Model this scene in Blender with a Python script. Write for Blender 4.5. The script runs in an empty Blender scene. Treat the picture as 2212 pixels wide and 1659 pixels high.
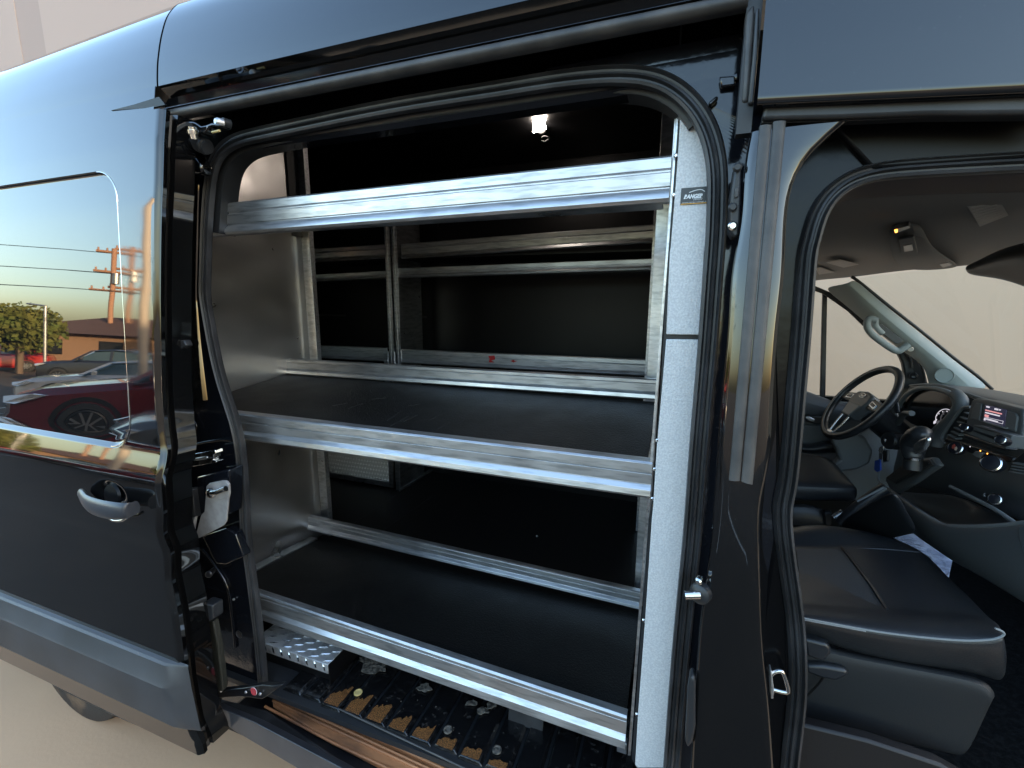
import bpy, bmesh, math, random
import numpy as np
from mathutils import Vector, Matrix
from math import radians, sin, cos, pi
random.seed(7)
SC = bpy.context.scene
COL = SC.collection
H = 2.08          # eye height above the ground
D = 0.95          # distance of the eye from the side of the van
# ---------------------------------------------------------------- camera
M = Matrix(((0.93905142, -0.06554337, 0.33747075), (0.3437259, 0.1621303, -0.92496826), (0.0059113, 0.98459019, 0.17477764)))
cd = bpy.data.cameras.new('camera'); cam = bpy.data.objects.new('camera', cd); COL.objects.link(cam)
cd.sensor_width = 36; cd.lens = 36 * 975.7 / 2212; cd.clip_start = 0.02; cd.clip_end = 600
cam.matrix_world = Matrix.Translation((0, -D, H)) @ M.to_4x4()
SC.camera = cam
# ---------------------------------------------------------------- sky, sun, exposure
SUN_EL, SUN_AZ = 11.0, 12.0      # azimuth from +x towards +y
w = bpy.data.worlds.new('World'); SC.world = w; w.use_nodes = True
nt = w.node_tree; bg = nt.nodes['Background']
sky = nt.nodes.new('ShaderNodeTexSky'); sky.sky_type = 'NISHITA'; sky.sun_disc = False
sky.sun_elevation = radians(SUN_EL); sky.sun_rotation = radians(90 - SUN_AZ); sky.air_density = 1.1; sky.dust_density = 2.8; sky.ozone_density = 1.7
nt.links.new(sky.outputs[0], bg.inputs[0]); bg.inputs[1].default_value = 0.15
sl = bpy.data.lights.new('sun', 'SUN'); sl.energy = 3.2; sl.angle = radians(0.5); sl.color = (1.0, 0.72, 0.42)
so = bpy.data.objects.new('sun', sl); COL.objects.link(so)
sd = Vector((cos(radians(SUN_EL)) * cos(radians(SUN_AZ)), cos(radians(SUN_EL)) * sin(radians(SUN_AZ)), sin(radians(SUN_EL))))
so.rotation_euler = sd.to_track_quat('Z', 'Y').to_euler(); so.location = (0, 0, 30)
SC.view_settings.view_transform = 'Standard'; SC.view_settings.look = 'None'; SC.view_settings.gamma = 1.0
SC.view_settings.exposure = 3.1
SC.cycles.max_bounces = 8

# ---------------------------------------------------------------- sight lines: measured points of the photograph put on planes of known depth
K = 0.907670
def _z(ox, oy, s):
    return lambda x, y: ((ox + x / s) * K, (oy + y / s) * K)
ZA = _z(0, 0, 2.3692); ZB = _z(0, 700, 2.7646); ZC = _z(0, 1200, 2.6413); ZD = _z(400, 0, 2.37); ZE = _z(1100, 0, 2.37)
ZF = _z(450, 500, 1.8433); ZG = _z(550, 1150, 2.0109); ZH = _z(1500, 600, 2.5533); ZI = _z(1500, 1200, 2.6422)
ZJ = _z(1780, 200, 2.3699); ZK = _z(1880, 640, 2.72); ZL = _z(1780, 1150, 2.4475); ZM = _z(2180, 900, 8.2957)
ZN = _z(1960, 850, 8.2958); ZO = _z(420, 1000, 5.5318); ZP = _z(420, 1280, 3.95); ZQ = _z(400, 250, 7.2136)
def I(x, y): return (x, y)
EYE = Vector((0, -D, 0))
def ray(p): return M @ Vector(((p[0] - 1106) / 975.7, -(p[1] - 829.5) / 975.7, -1))
def PY(p, y):
    d = ray(p); return EYE + d * ((y + D) / d.y)
def PX(p, x):
    d = ray(p); return EYE + d * (x / d.x)
def PZ(p, z):
    d = ray(p); return EYE + d * (z / d.z)
def PF(p, f, o=0.0):                      # point on a curved side surface y = f(z)
    y = f(0) + o
    for _ in range(12): y = f(PY(p, y).z) + o
    return PY(p, y)
def L(Z, pts): return [Z(*p) for p in pts]

# ---------------------------------------------------------------- building helpers
def tag(o, label=None, cat=None, group=None, kind=None):
    if label: o['label'] = label
    if cat: o['category'] = cat
    if group: o['group'] = group
    if kind: o['kind'] = kind
    return o
def empty(name, loc, label, cat, group=None):
    o = bpy.data.objects.new(name, None); COL.objects.link(o); o.location = loc; o.empty_display_size = 0.1
    return tag(o, label, cat, group)
def wloc(o):
    v = Vector((0, 0, 0))
    while o: v += Vector(o.location); o = o.parent
    return v
def mk(name, verts, faces, mat, parent=None, smooth=False, bevel=0, ang=35, raised=True, seg=2):
    off = Vector((0, 0, H if raised else 0))
    base = wloc(parent) if parent else Vector((0, 0, 0))
    vs = [Vector(v) + off for v in verts]
    mn = Vector((min(v.x for v in vs), min(v.y for v in vs), min(v.z for v in vs))); mx = Vector((max(v.x for v in vs), max(v.y for v in vs), max(v.z for v in vs)))
    c = (mn + mx) / 2; c.z = mn.z
    me = bpy.data.meshes.new(name); me.from_pydata([v - c for v in vs], [], faces); me.update()
    bm = bmesh.new(); bm.from_mesh(me); bmesh.ops.recalc_face_normals(bm, faces=bm.faces); bm.to_mesh(me); bm.free()
    o = bpy.data.objects.new(name, me); COL.objects.link(o); o.location = c - base
    if parent: o.parent = parent
    ms = mat if isinstance(mat, (list, tuple)) else [mat]
    for m in ms: me.materials.append(m)
    if smooth or bevel:
        me.shade_smooth(); me.set_sharp_from_angle(angle=radians(ang))
    if bevel:
        b = o.modifiers.new('bevel', 'BEVEL'); b.width = bevel; b.segments = seg; b.limit_method = 'ANGLE'; b.angle_limit = radians(32); b.harden_normals = False
    return o
def prism(name, pts, dv, mat, parent=None, bevel=0.002, smooth=False, ang=35, seg=2):
    n = len(pts); dv = Vector(dv)
    v = list(pts) + [p + dv for p in pts]
    f = [tuple(range(n)), tuple(range(2 * n - 1, n - 1, -1))] + [(i, (i + 1) % n, n + (i + 1) % n, n + i) for i in range(n)]
    return mk(name, v, f, mat, parent, smooth=smooth, bevel=bevel, ang=ang, seg=seg)
def cutout(name, Z, pts, y, depth, mat, parent=None, bevel=0.002, **k):     # outline at distance y, real thickness
    return prism(name, [PY(Z(*p), y) for p in pts], (0, depth, 0), mat, parent, bevel, **k)
def cutx(name, Z, pts, x, depth, mat, parent=None, bevel=0.002, **k):
    return prism(name, [PX(Z(*p), x) for p in pts], (depth, 0, 0), mat, parent, bevel, **k)
def box(name, a, b, mat, parent=None, bevel=0.002, **k):
    x0, y0, z0 = a; x1, y1, z1 = b
    pts = [Vector((x0, y0, z0)), Vector((x1, y0, z0)), Vector((x1, y0, z1)), Vector((x0, y0, z1))]
    return prism(name, pts, (0, y1 - y0, 0), mat, parent, bevel, **k)
def cr(pts, n=6, closed=False):           # smooth path through points
    pts = [Vector(p) for p in pts]; out = []
    m = len(pts)
    for i in range(m - (0 if closed else 1)):
        p0 = pts[(i - 1) % m] if (closed or i > 0) else pts[0]; p1 = pts[i]; p2 = pts[(i + 1) % m]; p3 = pts[(i + 2) % m] if (closed or i + 2 < m) else pts[-1]
        for k in range(n):
            t = k / n
            out.append(0.5 * ((2 * p1) + (p2 - p0) * t + (2 * p0 - 5 * p1 + 4 * p2 - p3) * t * t + (3 * p1 - p0 - 3 * p2 + p3) * t ** 3))
    if not closed: out.append(pts[-1])
    return out
def sweep(name, path, prof, mat, parent=None, up=(0, -1, 0), closed=False, capped=True, pclosed=True, smooth=True, ang=50):
    up = Vector(up); n = len(path); m = len(prof); V = []; F = []
    for i, p in enumerate(path):
        a = path[(i - 1) % n] if (closed or i > 0) else path[0]; b = path[(i + 1) % n] if (closed or i < n - 1) else path[-1]
        t = (b - a).normalized(); s = t.cross(up).normalized(); u = s.cross(t).normalized()
        for q in prof: V.append(p + s * q[0] + u * q[1])
    for i in range(n if closed else n - 1):
        for j in range(m if pclosed else m - 1):
            F.append((i * m + j, i * m + (j + 1) % m, ((i + 1) % n) * m + (j + 1) % m, ((i + 1) % n) * m + j))
    if capped and not closed and pclosed:
        F.append(tuple(range(m))); F.append(tuple(range((n - 1) * m + m - 1, (n - 1) * m - 1, -1)))
    return mk(name, V, F, mat, parent, smooth=smooth, ang=ang)
def circ(r, n=10, sx=1, sy=1): return [(r * sx * cos(2 * pi * i / n), r * sy * sin(2 * pi * i / n)) for i in range(n)]
def tube(name, path, r, mat, parent=None, n=10, up=(0.13, -0.9, 0.3), closed=False, **k):
    return sweep(name, path, circ(r, n), mat, parent, up=up, closed=closed, **k)
def lathe(name, c, axis, prof, mat, parent=None, n=24, ang=40):     # prof: (distance along axis, radius)
    axis = Vector(axis).normalized(); a = axis.orthogonal().normalized(); b = axis.cross(a); V = []; F = []
    c = Vector(c); m = len(prof)
    for i in range(n):
        q = 2 * pi * i / n
        for h, r in prof: V.append(c + axis * h + (a * cos(q) + b * sin(q)) * r)
    for i in range(n):
        for j in range(m - 1): F.append((i * m + j, ((i + 1) % n) * m + j, ((i + 1) % n) * m + j + 1, i * m + j + 1))
    F.append(tuple(i * m for i in range(n))); F.append(tuple(i * m + m - 1 for i in range(n)))
    return mk(name, V, F, mat, parent, smooth=True, ang=ang)
def patch(name, rows, mat, parent=None, sub=2, thick=0.01, ang=70):  # rows of 3-D points, smoothed and given thickness
    n = len(rows[0]); V = [p for r in rows for p in r]
    F = [(i * n + j, i * n + j + 1, (i + 1) * n + j + 1, (i + 1) * n + j) for i in range(len(rows) - 1) for j in range(n - 1)]
    o = mk(name, V, F, mat, parent, smooth=True, ang=ang)
    if thick:
        s = o.modifiers.new('thick', 'SOLIDIFY'); s.thickness = thick; s.offset = 0
    if sub:
        s = o.modifiers.new('sub', 'SUBSURF'); s.levels = sub; s.render_levels = sub
    return o
def join_boxes(name, boxes, mat, parent=None, bevel=0, xf=None):
    V = []; F = []
    for (a, b) in boxes:
        i = len(V)
        c = [Vector((x, y, z)) for z in (a[2], b[2]) for y in (a[1], b[1]) for x in (a[0], b[0])]
        V += [xf(p) if xf else p for p in c]
        F += [(i, i + 1, i + 3, i + 2), (i + 4, i + 6, i + 7, i + 5), (i, i + 4, i + 5, i + 1), (i + 2, i + 3, i + 7, i + 6), (i, i + 2, i + 6, i + 4), (i + 1, i + 5, i + 7, i + 3)]
    return mk(name, V, F, mat, parent, bevel=bevel)
def text(name, s, origin, xdir, ydir, size, mat, parent, shear=0, width=None, bold=0.0, align='LEFT', depth=0.0004):
    c = bpy.data.curves.new(name, 'FONT'); c.body = s; c.size = size; c.shear = shear; c.offset = bold; c.extrude = depth; c.align_x = align
    o = bpy.data.objects.new(name, c); COL.objects.link(o); bpy.context.view_layer.update()
    me = bpy.data.meshes.new_from_object(o.evaluated_get(bpy.context.evaluated_depsgraph_get())); bpy.data.objects.remove(o)
    X = Vector(xdir).normalized(); Y = Vector(ydir).normalized(); N = X.cross(Y)
    xs = [v.co.x for v in me.vertices]; k = 1.0 if not width else width / (max(xs) - min(xs))
    V = [Vector(origin) + X * v.co.x * k + Y * v.co.y + N * v.co.z for v in me.vertices]
    F = [tuple(p.vertices) for p in me.polygons]
    return mk(name, V, F, mat, parent)

# ---------------------------------------------------------------- materials
def mat(name, col, rough=0.5, metal=0.0, bump=None, var=None, coat=0.0, ior=1.5, emit=None, estr=0, aniso=None, scratch=None, spec=0.5, rvar=0):
    m = bpy.data.materials.new(name); m.use_nodes = True; t = m.node_tree; b = t.nodes['Principled BSDF']
    b.inputs['Base Color'].default_value = (*col, 1); b.inputs['Roughness'].default_value = rough; b.inputs['Metallic'].default_value = metal
    b.inputs['IOR'].default_value = ior; b.inputs['Coat Weight'].default_value = coat; b.inputs['Coat Roughness'].default_value = 0.03
    b.inputs['Specular IOR Level'].default_value = spec
    tc = t.nodes.new('ShaderNodeTexCoord')
    geo = t.nodes.new('ShaderNodeNewGeometry')
    def noise(scale, detail=4, stretch=None):
        n = t.nodes.new('ShaderNodeTexNoise'); n.inputs['Scale'].default_value = scale; n.inputs['Detail'].default_value = detail
        mp = t.nodes.new('ShaderNodeMapping'); mp.inputs['Scale'].default_value = stretch or (1, 1, 1)
        t.links.new(geo.outputs['Position'], mp.inputs[0]); t.links.new(mp.outputs[0], n.inputs[0]); return n
    def ramp(src, lo, hi, p0, p1):
        r = t.nodes.new('ShaderNodeValToRGB'); r.color_ramp.elements[0].position = p0; r.color_ramp.elements[1].position = p1
        r.color_ramp.elements[0].color = (*lo, 1); r.color_ramp.elements[1].color = (*hi, 1); t.links.new(src, r.inputs[0]); return r
    if var:                                    # (scale, colour2, p0, p1, stretch)
        n = noise(var[0], 6, var[4] if len(var) > 4 else None); r = ramp(n.outputs[0], col, var[1], var[2], var[3])
        t.links.new(r.outputs[0], b.inputs['Base Color'])
    if rvar:
        n = noise(9, 6); r = t.nodes.new('ShaderNodeMapRange'); r.inputs['From Min'].default_value = .3; r.inputs['From Max'].default_value = .7
        r.inputs['To Min'].default_value = max(rough - rvar, 0); r.inputs['To Max'].default_value = rough + rvar
        t.links.new(n.outputs[0], r.inputs[0]); t.links.new(r.outputs[0], b.inputs['Roughness'])
    if bump:                                   # (scale, strength, distance, stretch)
        n = noise(bump[0], 3, bump[3] if len(bump) > 3 else None); bp = t.nodes.new('ShaderNodeBump'); bp.inputs['Strength'].default_value = bump[1]; bp.inputs['Distance'].default_value = bump[2]
        t.links.new(n.outputs[0], bp.inputs['Height']); t.links.new(bp.outputs[0], b.inputs['Normal'])
    if aniso is not None:
        b.inputs['Anisotropic'].default_value = aniso
        tg = t.nodes.new('ShaderNodeTangent'); tg.direction_type = 'RADIAL'; tg.axis = 'Z'; t.links.new(tg.outputs[0], b.inputs['Tangent'])
    if emit:
        b.inputs['Emission Color'].default_value = (*emit, 1); b.inputs['Emission Strength'].default_value = estr
    m['noise'] = 0
    return m
PAINT = mat('black_paint', (0.0035, 0.0035, 0.0037), 0.04, coat=0.2, ior=1.66, var=(300, (0.035, 0.034, 0.033), 0.67, 0.76), bump=(2.2, .04, .02))
PAINT_IN = mat('black_paint_inner', (0.006, 0.007, 0.010), 0.10, coat=0.3, bump=(30, 0.06, 0.01), var=(160, (0.03, 0.03, 0.032), 0.62, 0.8))
PAINT_DULL = mat('black_underpaint', (0.008, 0.008, 0.010), 0.30, bump=(25, 0.15, 0.01), var=(14, (0.022, 0.020, 0.018), 0.45, 0.75))
GLASSY = mat('window_glass_dark', (0.004, 0.005, 0.006), 0.012, coat=0.0, ior=1.8)
RUBBER = mat('rubber_seal', (0.019, 0.019, 0.020), 0.42, bump=(140, 0.1, 0.002), var=(11, (0.045, 0.045, 0.048), 0.4, 0.75))
RUBBER_L = mat('rubber_seal_grey', (0.034, 0.033, 0.033), 0.5, bump=(140, 0.1, 0.002), var=(16, (0.085, 0.078, 0.072), 0.4, 0.8))
PLASTIC = mat('black_plastic', (0.018, 0.019, 0.021), 0.42, bump=(500, 0.15, 0.001))
CLAD = mat('grey_plastic_cladding', (0.040, 0.0395, 0.041), 0.42, bump=(420, 0.25, 0.0015), var=(7, (0.055, 0.056, 0.061), 0.35, 0.7))
GALV = mat('galvanised_steel', (0.70, 0.71, 0.73), 0.36, metal=1.0, bump=(35, 0.05, 0.004, (1, 1, 6)), var=(13, (0.42, 0.44, 0.46), 0.42, 0.72, (1.6, 1, 6)), rvar=0.1)
ALU = mat('extruded_aluminium', (0.60, 0.605, 0.615), 0.40, metal=.92, bump=(20, 0.04, 0.003, (0.5, 6, 6)), var=(14, (0.42, 0.43, 0.44), 0.48, 0.66, (1, 6, 8)), rvar=0.08)
PANEL = mat('brushed_steel_panel', (0.56, 0.54, 0.525), 0.34, metal=.95, aniso=0.5, bump=(5, 0.10, 0.03), rvar=0.07, var=(3, (0.47, 0.46, 0.45), .35, .7, (1, 1, 2)))
CHROME = mat('polished_metal', (0.75, 0.75, 0.74), 0.16, metal=1.0, rvar=0.05)
POST = mat('powder_coated_post', (0.56, 0.55, 0.55), 0.42, bump=(260, 0.45, 0.003), var=(240, (0.68, 0.67, 0.66), 0.42, 0.6), spec=0.6)
DECK = mat('black_grip_mat', (0.007, 0.0068, 0.0065), 0.45, bump=(260, 0.7, 0.003, (1.0, .5, 1)), var=(120, (0.014, 0.0135, 0.013), 0.5, 0.7), rvar=0.06, spec=.3)
LINER = mat('black_liner', (0.0035, 0.0035, 0.004), 0.4, bump=(4, 0.1, 0.02), spec=.25)
VFLOOR = mat('black_rubber_floor', (0.008, 0.008, 0.009), 0.5, bump=(200, 0.2, 0.002), var=(260, (0.02, 0.02, 0.02), 0.68, 0.8))
TREAD = mat('tread_plate', (0.66, 0.66, 0.66), 0.42, metal=.7, bump=(60, 0.12, 0.003), var=(40, (0.35, 0.34, 0.34), 0.5, 0.75))
RIB_SUN = mat('rib_sunlight_speckle', (0.02, 0.010, 0.006), 0.3, bump=(300, 0.3, 0.003), var=(330, (0.36, 0.155, 0.05), 0.44, 0.62))  # orange speckle painted for the sunlight on the floor ribs
SCUFF = mat('sunlit_scuff_plate', (0.46, 0.20, 0.085), 0.45, bump=(90, 0.4, 0.004), var=(6, (0.10, 0.055, 0.035), 0.48, 0.72, (0.7, 3, 3)))  # orange tone holds the warm light falling on the sill plate
FLOORPAINT = mat('wet_black_floor_pan', (0.005, 0.005, 0.0055), 0.2, coat=0.3, bump=(45, 0.25, 0.01), var=(70, (0.035, 0.031, 0.028), 0.58, 0.75))
ADHES = mat('old_adhesive', (0.12, 0.105, 0.085), 0.8, bump=(80, 0.8, 0.01), var=(90, (0.02, 0.018, 0.015), 0.45, 0.6))
LEATHER = mat('black_leather', (0.019, 0.021, 0.024), 0.36, bump=(260, 0.35, 0.002), rvar=0.06)
LEATHER2 = mat('charcoal_fabric_insert', (0.045, 0.048, 0.05), 0.55, bump=(420, 0.5, 0.002))
DASH = mat('dash_plastic', (0.080, 0.088, 0.093), 0.42, bump=(450, 0.3, 0.0012))
DASH_D = mat('dash_plastic_dark', (0.016, 0.018, 0.021), 0.34, bump=(450, 0.2, 0.001))
DASH_L = mat('dash_plastic_grey', (0.19, 0.205, 0.21), 0.45, bump=(450, 0.2, 0.001))
DTRIM = mat('door_trim_grey', (0.13, 0.14, 0.145), 0.5, bump=(300, 0.3, 0.001))
HEADL = mat('headliner_grey', (0.12, 0.132, 0.138), 0.9, bump=(400, 0.3, 0.001))
APIL = mat('pillar_trim_pale', (0.42, 0.47, 0.46), 0.6, bump=(400, 0.3, 0.001))
SILVER = mat('silver_trim', (0.62, 0.64, 0.66), 0.25, metal=0.9)
WHITE = mat('white_print', (0.8, 0.8, 0.8), 0.5)
GREYPR = mat('grey_print', (0.35, 0.36, 0.37), 0.6)
STICK = mat('sticker_black', (0.03, 0.035, 0.04), 0.3)
STICKY = mat('sticker_gold', (0.65, 0.33, 0.06), 0.4)
LABELG = mat('label_grey', (0.22, 0.23, 0.23), 0.7)
RED = mat('red_marker', (0.5, 0.02, 0.02), 0.5)
BLUEF = mat('blue_fob', (0.02, 0.08, 0.45), 0.35)
PAPER = mat('pale_blue_paper', (0.50, 0.58, 0.76), 0.8, bump=(30, 0.9, 0.02), var=(26, (0.30, 0.37, 0.55), 0.4, 0.65))
BRASS = mat('yellow_wax', (0.5, 0.38, 0.15), 0.5)
LED = mat('led_lens', (1, 1, 1), 0.3, emit=(1.0, 0.86, 0.74), estr=20)
SCREEN = mat('lit_display', (0.01, 0.01, 0.02), 0.15, emit=(0.03, 0.03, 0.06), estr=0.1)
SCRTXT = mat('display_text', (0.1, 0.1, 0.1), 0.3, emit=(0.75, 0.72, 0.8), estr=0.11)
SCRRED = mat('display_text_pink', (0.1, 0.05, 0.05), 0.3, emit=(0.85, 0.35, 0.35), estr=0.11)
AMBER = mat('amber_light', (0.1, 0.05, 0.0), 0.3, emit=(1.0, 0.35, 0.05), estr=.6)
TYRE = mat('tyre_rubber', (0.045, 0.036, 0.030), 0.8, bump=(90, 0.6, 0.004), var=(9, (0.16, 0.10, 0.06), 0.45, 0.7), spec=.2)
CONC = mat('beige_floor', (0.62, 0.38, 0.218), 0.85, bump=(60, 0.15, 0.004), var=(1.1, (0.56, 0.34, 0.195), 0.35, 0.65))
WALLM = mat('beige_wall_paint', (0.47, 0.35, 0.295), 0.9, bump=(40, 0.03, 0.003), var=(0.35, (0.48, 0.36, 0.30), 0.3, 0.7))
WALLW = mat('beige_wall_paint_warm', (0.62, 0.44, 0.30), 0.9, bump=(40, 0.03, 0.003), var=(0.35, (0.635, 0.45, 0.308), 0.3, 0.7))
WALLD = mat('wall_joint_paint', (0.41, 0.305, 0.257), 0.9)
ASPH = mat('asphalt', (0.036, 0.025, 0.0175), 0.85, bump=(60, 0.4, 0.01), var=(1.3, (0.050, 0.035, 0.024), 0.35, 0.7))
LINE = mat('parking_line_paint', (0.6, 0.6, 0.57), 0.7)
def glass_mat():
    m = bpy.data.materials.new('clear_glass'); m.use_nodes = True; t = m.node_tree; t.nodes.remove(t.nodes['Principled BSDF'])
    o = t.nodes['Material Output']; tr = t.nodes.new('ShaderNodeBsdfTransparent'); tr.inputs[0].default_value = (0.93, 0.95, 0.94, 1)
    g = t.nodes.new('ShaderNodeBsdfGlossy'); g.inputs['Roughness'].default_value = 0.01; mx = t.nodes.new('ShaderNodeMixShader'); mx.inputs[0].default_value = 0.04
    t.links.new(tr.outputs[0], mx.inputs[1]); t.links.new(g.outputs[0], mx.inputs[2]); t.links.new(mx.outputs[0], o.inputs[0]); return m
GLASS = glass_mat()

# ================================================================ the setting
def sheet(name, x0, y0, x1, y1, z, m, kind='structure', cols=None):
    o = mk(name, [(x0, y0, z), (x1, y0, z), (x1, y1, z), (x0, y1, z)], [(0, 1, 2, 3)], m, raised=False); tag(o, kind=kind); return o
sheet('ground', -250, -250, 250, 250, 0, ASPH)
sheet('concrete_floor', -16, -0.62, 14, 6, 0.004, CONC)
# backdrop: rendered wall behind the van, plus an unseen return added to block sun
def wallbox(name, a, b, m, label=None, cat=None):
    V = [(x, y, z) for z in (a[2], b[2]) for y in (a[1], b[1]) for x in (a[0], b[0])]
    F = [(0, 1, 3, 2), (4, 6, 7, 5), (0, 4, 5, 1), (2, 3, 7, 6), (0, 2, 6, 4), (1, 5, 7, 3)]
    return mk(name, V, F, m, raised=False)
wl = empty('backdrop_wall', (0, 4.6, 0), 'plain beige rendered wall standing behind the black van', 'wall'); 
def wpart(name, a, b, m):
    o = wallbox(name, a, b, m); o.location = Vector(o.location) - Vector(wl.location); o.parent = wl; return o
xs = [-16, -11.62, -10.72, 9]
wpart('wall_face', (-16, 4.6, 0.004), (-11.62, 4.9, 9.5), WALLM)
wpart('wall_face', (-10.9, 4.6, 0.004), (-4.2, 4.9, 9.5), WALLM)
wpart('wall_face', (-4.2, 4.6, 0.004), (14.3, 4.9, 9.5), WALLW)
wpart('recessed_joint', (-11.62, 4.606, 0.004), (-10.9, 4.9, 9.5), WALLD)
wpart('sun_block_wall', (14, -6.5, 0.004), (14.3, 4.6, 7.5), WALLW)  # unseen wall added to keep the sun off the cab and parked cars

# ---- the car lot that the black paint mirrors, standing behind the viewer
CAR_TYRE = mat('car_tyre', (0.02, 0.02, 0.02), 0.8); CAR_RIM = mat('car_rim', (0.35, 0.35, 0.36), 0.3, metal=0.8); CAR_GLASS = mat('car_glass', (0.03, 0.05, 0.05), 0.05, coat=1.0)
HEADLIGHT = mat('headlight', (0.6, 0.62, 0.65), 0.15, coat=1.0); CTRIM = mat('car_trim', (0.01, 0.01, 0.01), 0.4)
def loft(name, secs, m, parent, ang=35):
    n = len(secs[0]); V = [Vector(p) for s_ in secs for p in s_]
    F = [(i * n + j, i * n + (j + 1) % n, (i + 1) * n + (j + 1) % n, (i + 1) * n + j) for i in range(len(secs) - 1) for j in range(n)]
    F += [tuple(range(n)), tuple(range(len(V) - 1, len(V) - n - 1, -1))]
    o = mk(name, V, F, m, parent, smooth=True, ang=ang, raised=False); o.rotation_euler = (0, 0, 0); return o
def car(x, y, heading, col, label, suv=False, name='parked_car', size=1.0):
    c = empty(name, (0, 0, 0), label, 'car', 'cars parked in the lot behind the viewer')
    pm = mat('car_paint', col, 0.22, coat=0.8, metal=0.2)
    up_ = .12 if suv else 0
    st_ = [(2.32, .55, .32, .62), (2.22, .74, .24, .74), (1.9, .86, .20, .86), (1.3, .90, .20, .93), (.75, .91, .20, .99), (0, .91, .20, 1.0), (-1.2, .91, .20, 1.02), (-1.9, .88, .22, 1.03), (-2.25, .80, .28, .98), (-2.36, .66, .36, .80)]
    secs = []
    for X, w_, zb, zt in st_:
        zt += up_; zm = zb + (zt - zb) * .55
        secs.append([(X, -w_ * .9, zb), (X, w_ * .9, zb), (X, w_, zb + .12), (X, w_ * 1.0, zm), (X, w_ * .96, zt - .10), (X, w_ * .82, zt), (X, w_ * .4, zt + .03), (X, -w_ * .4, zt + .03), (X, -w_ * .82, zt), (X, -w_ * .96, zt - .10), (X, -w_, zm), (X, -w_, zb + .12)])
    b = loft('body', secs, pm, c, 30)
    gh = []
    for X, w_, zt in ((.92, .78, 1.0), (.30, .66, 1.36), (-.35, .62, 1.43), (-1.0, .62, 1.40), (-1.75, .70, 1.03 if not suv else 1.34), (-1.95, .72, 1.0)):
        zt += up_ * (1.5 if zt > 1.1 else 1); gh.append([(X, -w_ - .08, .95 + up_), (X, w_ + .08, .95 + up_), (X, w_, zt - .06), (X, w_ * .8, zt), (X, -w_ * .8, zt), (X, -w_, zt - .06)])
    loft('glasshouse', gh, CAR_GLASS, c, 50)
    rf = [[(X, -w_, zt - .01), (X, w_, zt - .01), (X, w_ * .92, zt + .025), (X, -w_ * .92, zt + .025)] for X, w_, zt in ((.34, .60, 1.36 + up_ * 1.5), (-.35, .62, 1.43 + up_ * 1.5), (-1.05, .60, 1.395 + up_ * 1.5))]
    loft('roof', rf, pm, c, 60)
    for s_ in (-1, 1):
        for a, q in (((.95, .80, .98), (.32, .655, 1.37)), ((-.32, .71, .99), (-.36, .645, 1.40)), ((-1.85, .80, 1.0), (-1.02, .64, 1.38))):
            A = Vector((a[0], s_ * a[1], a[2] + up_)); B = Vector((q[0], s_ * q[1], q[2] + up_ * 1.5)); d_ = Vector((.05, 0, 0))
            V = [A - d_, A + d_, B + d_, B - d_]; V += [v + Vector((0, s_ * .02, .01)) for v in V]
            mk('window_post', V, [(0, 1, 2, 3), (4, 5, 6, 7), (0, 1, 5, 4), (1, 2, 6, 5), (2, 3, 7, 6), (3, 0, 4, 7)], pm, c, raised=False)
        hl = [(2.12, s_ * .80, .66 + up_), (2.28, s_ * .60, .66 + up_), (2.30, s_ * .52, .74 + up_), (1.95, s_ * .86, .80 + up_), (1.80, s_ * .885, .78 + up_)]
        V = [Vector(p) for p in hl] + [Vector(p) + Vector((.03, s_ * .03, .0)) for p in hl]
        mk('headlight', V, [(0, 1, 2, 3, 4), (5, 6, 7, 8, 9)] + [(i_, (i_ + 1) % 5, 5 + (i_ + 1) % 5, 5 + i_) for i_ in range(5)], HEADLIGHT, c, raised=False)
        mk('door_mirror', [(.62 + dx, s_ * (.92 + dy), 1.0 + dz + up_) for dx in (-.06, .06) for dy in (0, .18) for dz in (0, .13)], [(0, 1, 3, 2), (4, 6, 7, 5), (0, 4, 5, 1), (2, 3, 7, 6), (0, 2, 6, 4), (1, 5, 7, 3)], pm, c, raised=False, bevel=.02)
        for X in (1.42, -1.42):
            ww = lathe('wheel', Vector((X, s_ * .80, .335 - H)), (0, s_, 0), [(-.1, .26), (-.1, .32), (-.07, .335), (.09, .335), (.12, .32), (.125, .25), (.09, .235)], CAR_TYRE, c, n=28)
            lathe('wheel_arch', Vector((X, s_ * .86, .36 - H)), (0, s_, 0), [(-.05, .40), (.045, .40), (.045, .34), (-.05, .34)], CTRIM, c, n=28)
            ri = lathe('rim', Vector((X, s_ * .86, .335 - H)), (0, s_, 0), [(0, .235), (.055, .235), (.062, .215), (.045, .20), (.045, .06), (.05, .04), (.05, .001)], CTRIM, ww, n=28)
            V = []; F = []
            for k_ in range(10):
                a_ = 2 * pi * k_ / 10; e = Vector((cos(a_), 0, sin(a_))); t_ = Vector((-sin(a_), 0, cos(a_))) * .014; o_ = Vector((X, s_ * .917, .335 - H)); b_ = len(V)
                V += [o_ + e * .03 - t_, o_ + e * .03 + t_, o_ + e * .225 + t_, o_ + e * .225 - t_]; F.append((b_, b_ + 1, b_ + 2, b_ + 3))
            mk('spokes', V, F, CAR_RIM, ww)
    gr = mk('grille', [(2.30, -.5, .42 + up_), (2.34, .5, .42 + up_), (2.345, .42, .60 + up_), (2.345, -.42, .60 + up_), (2.2, -.5, .42 + up_), (2.2, .5, .42 + up_), (2.2, .42, .60 + up_), (2.2, -.42, .60 + up_)], [(0, 1, 2, 3), (4, 5, 6, 7), (0, 1, 5, 4), (1, 2, 6, 5), (2, 3, 7, 6), (3, 0, 4, 7)], CTRIM, c, raised=False)
    c.location = (x, y, .004); c.rotation_euler = (0, 0, heading); c.scale = (size,) * 3
    return c
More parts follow.
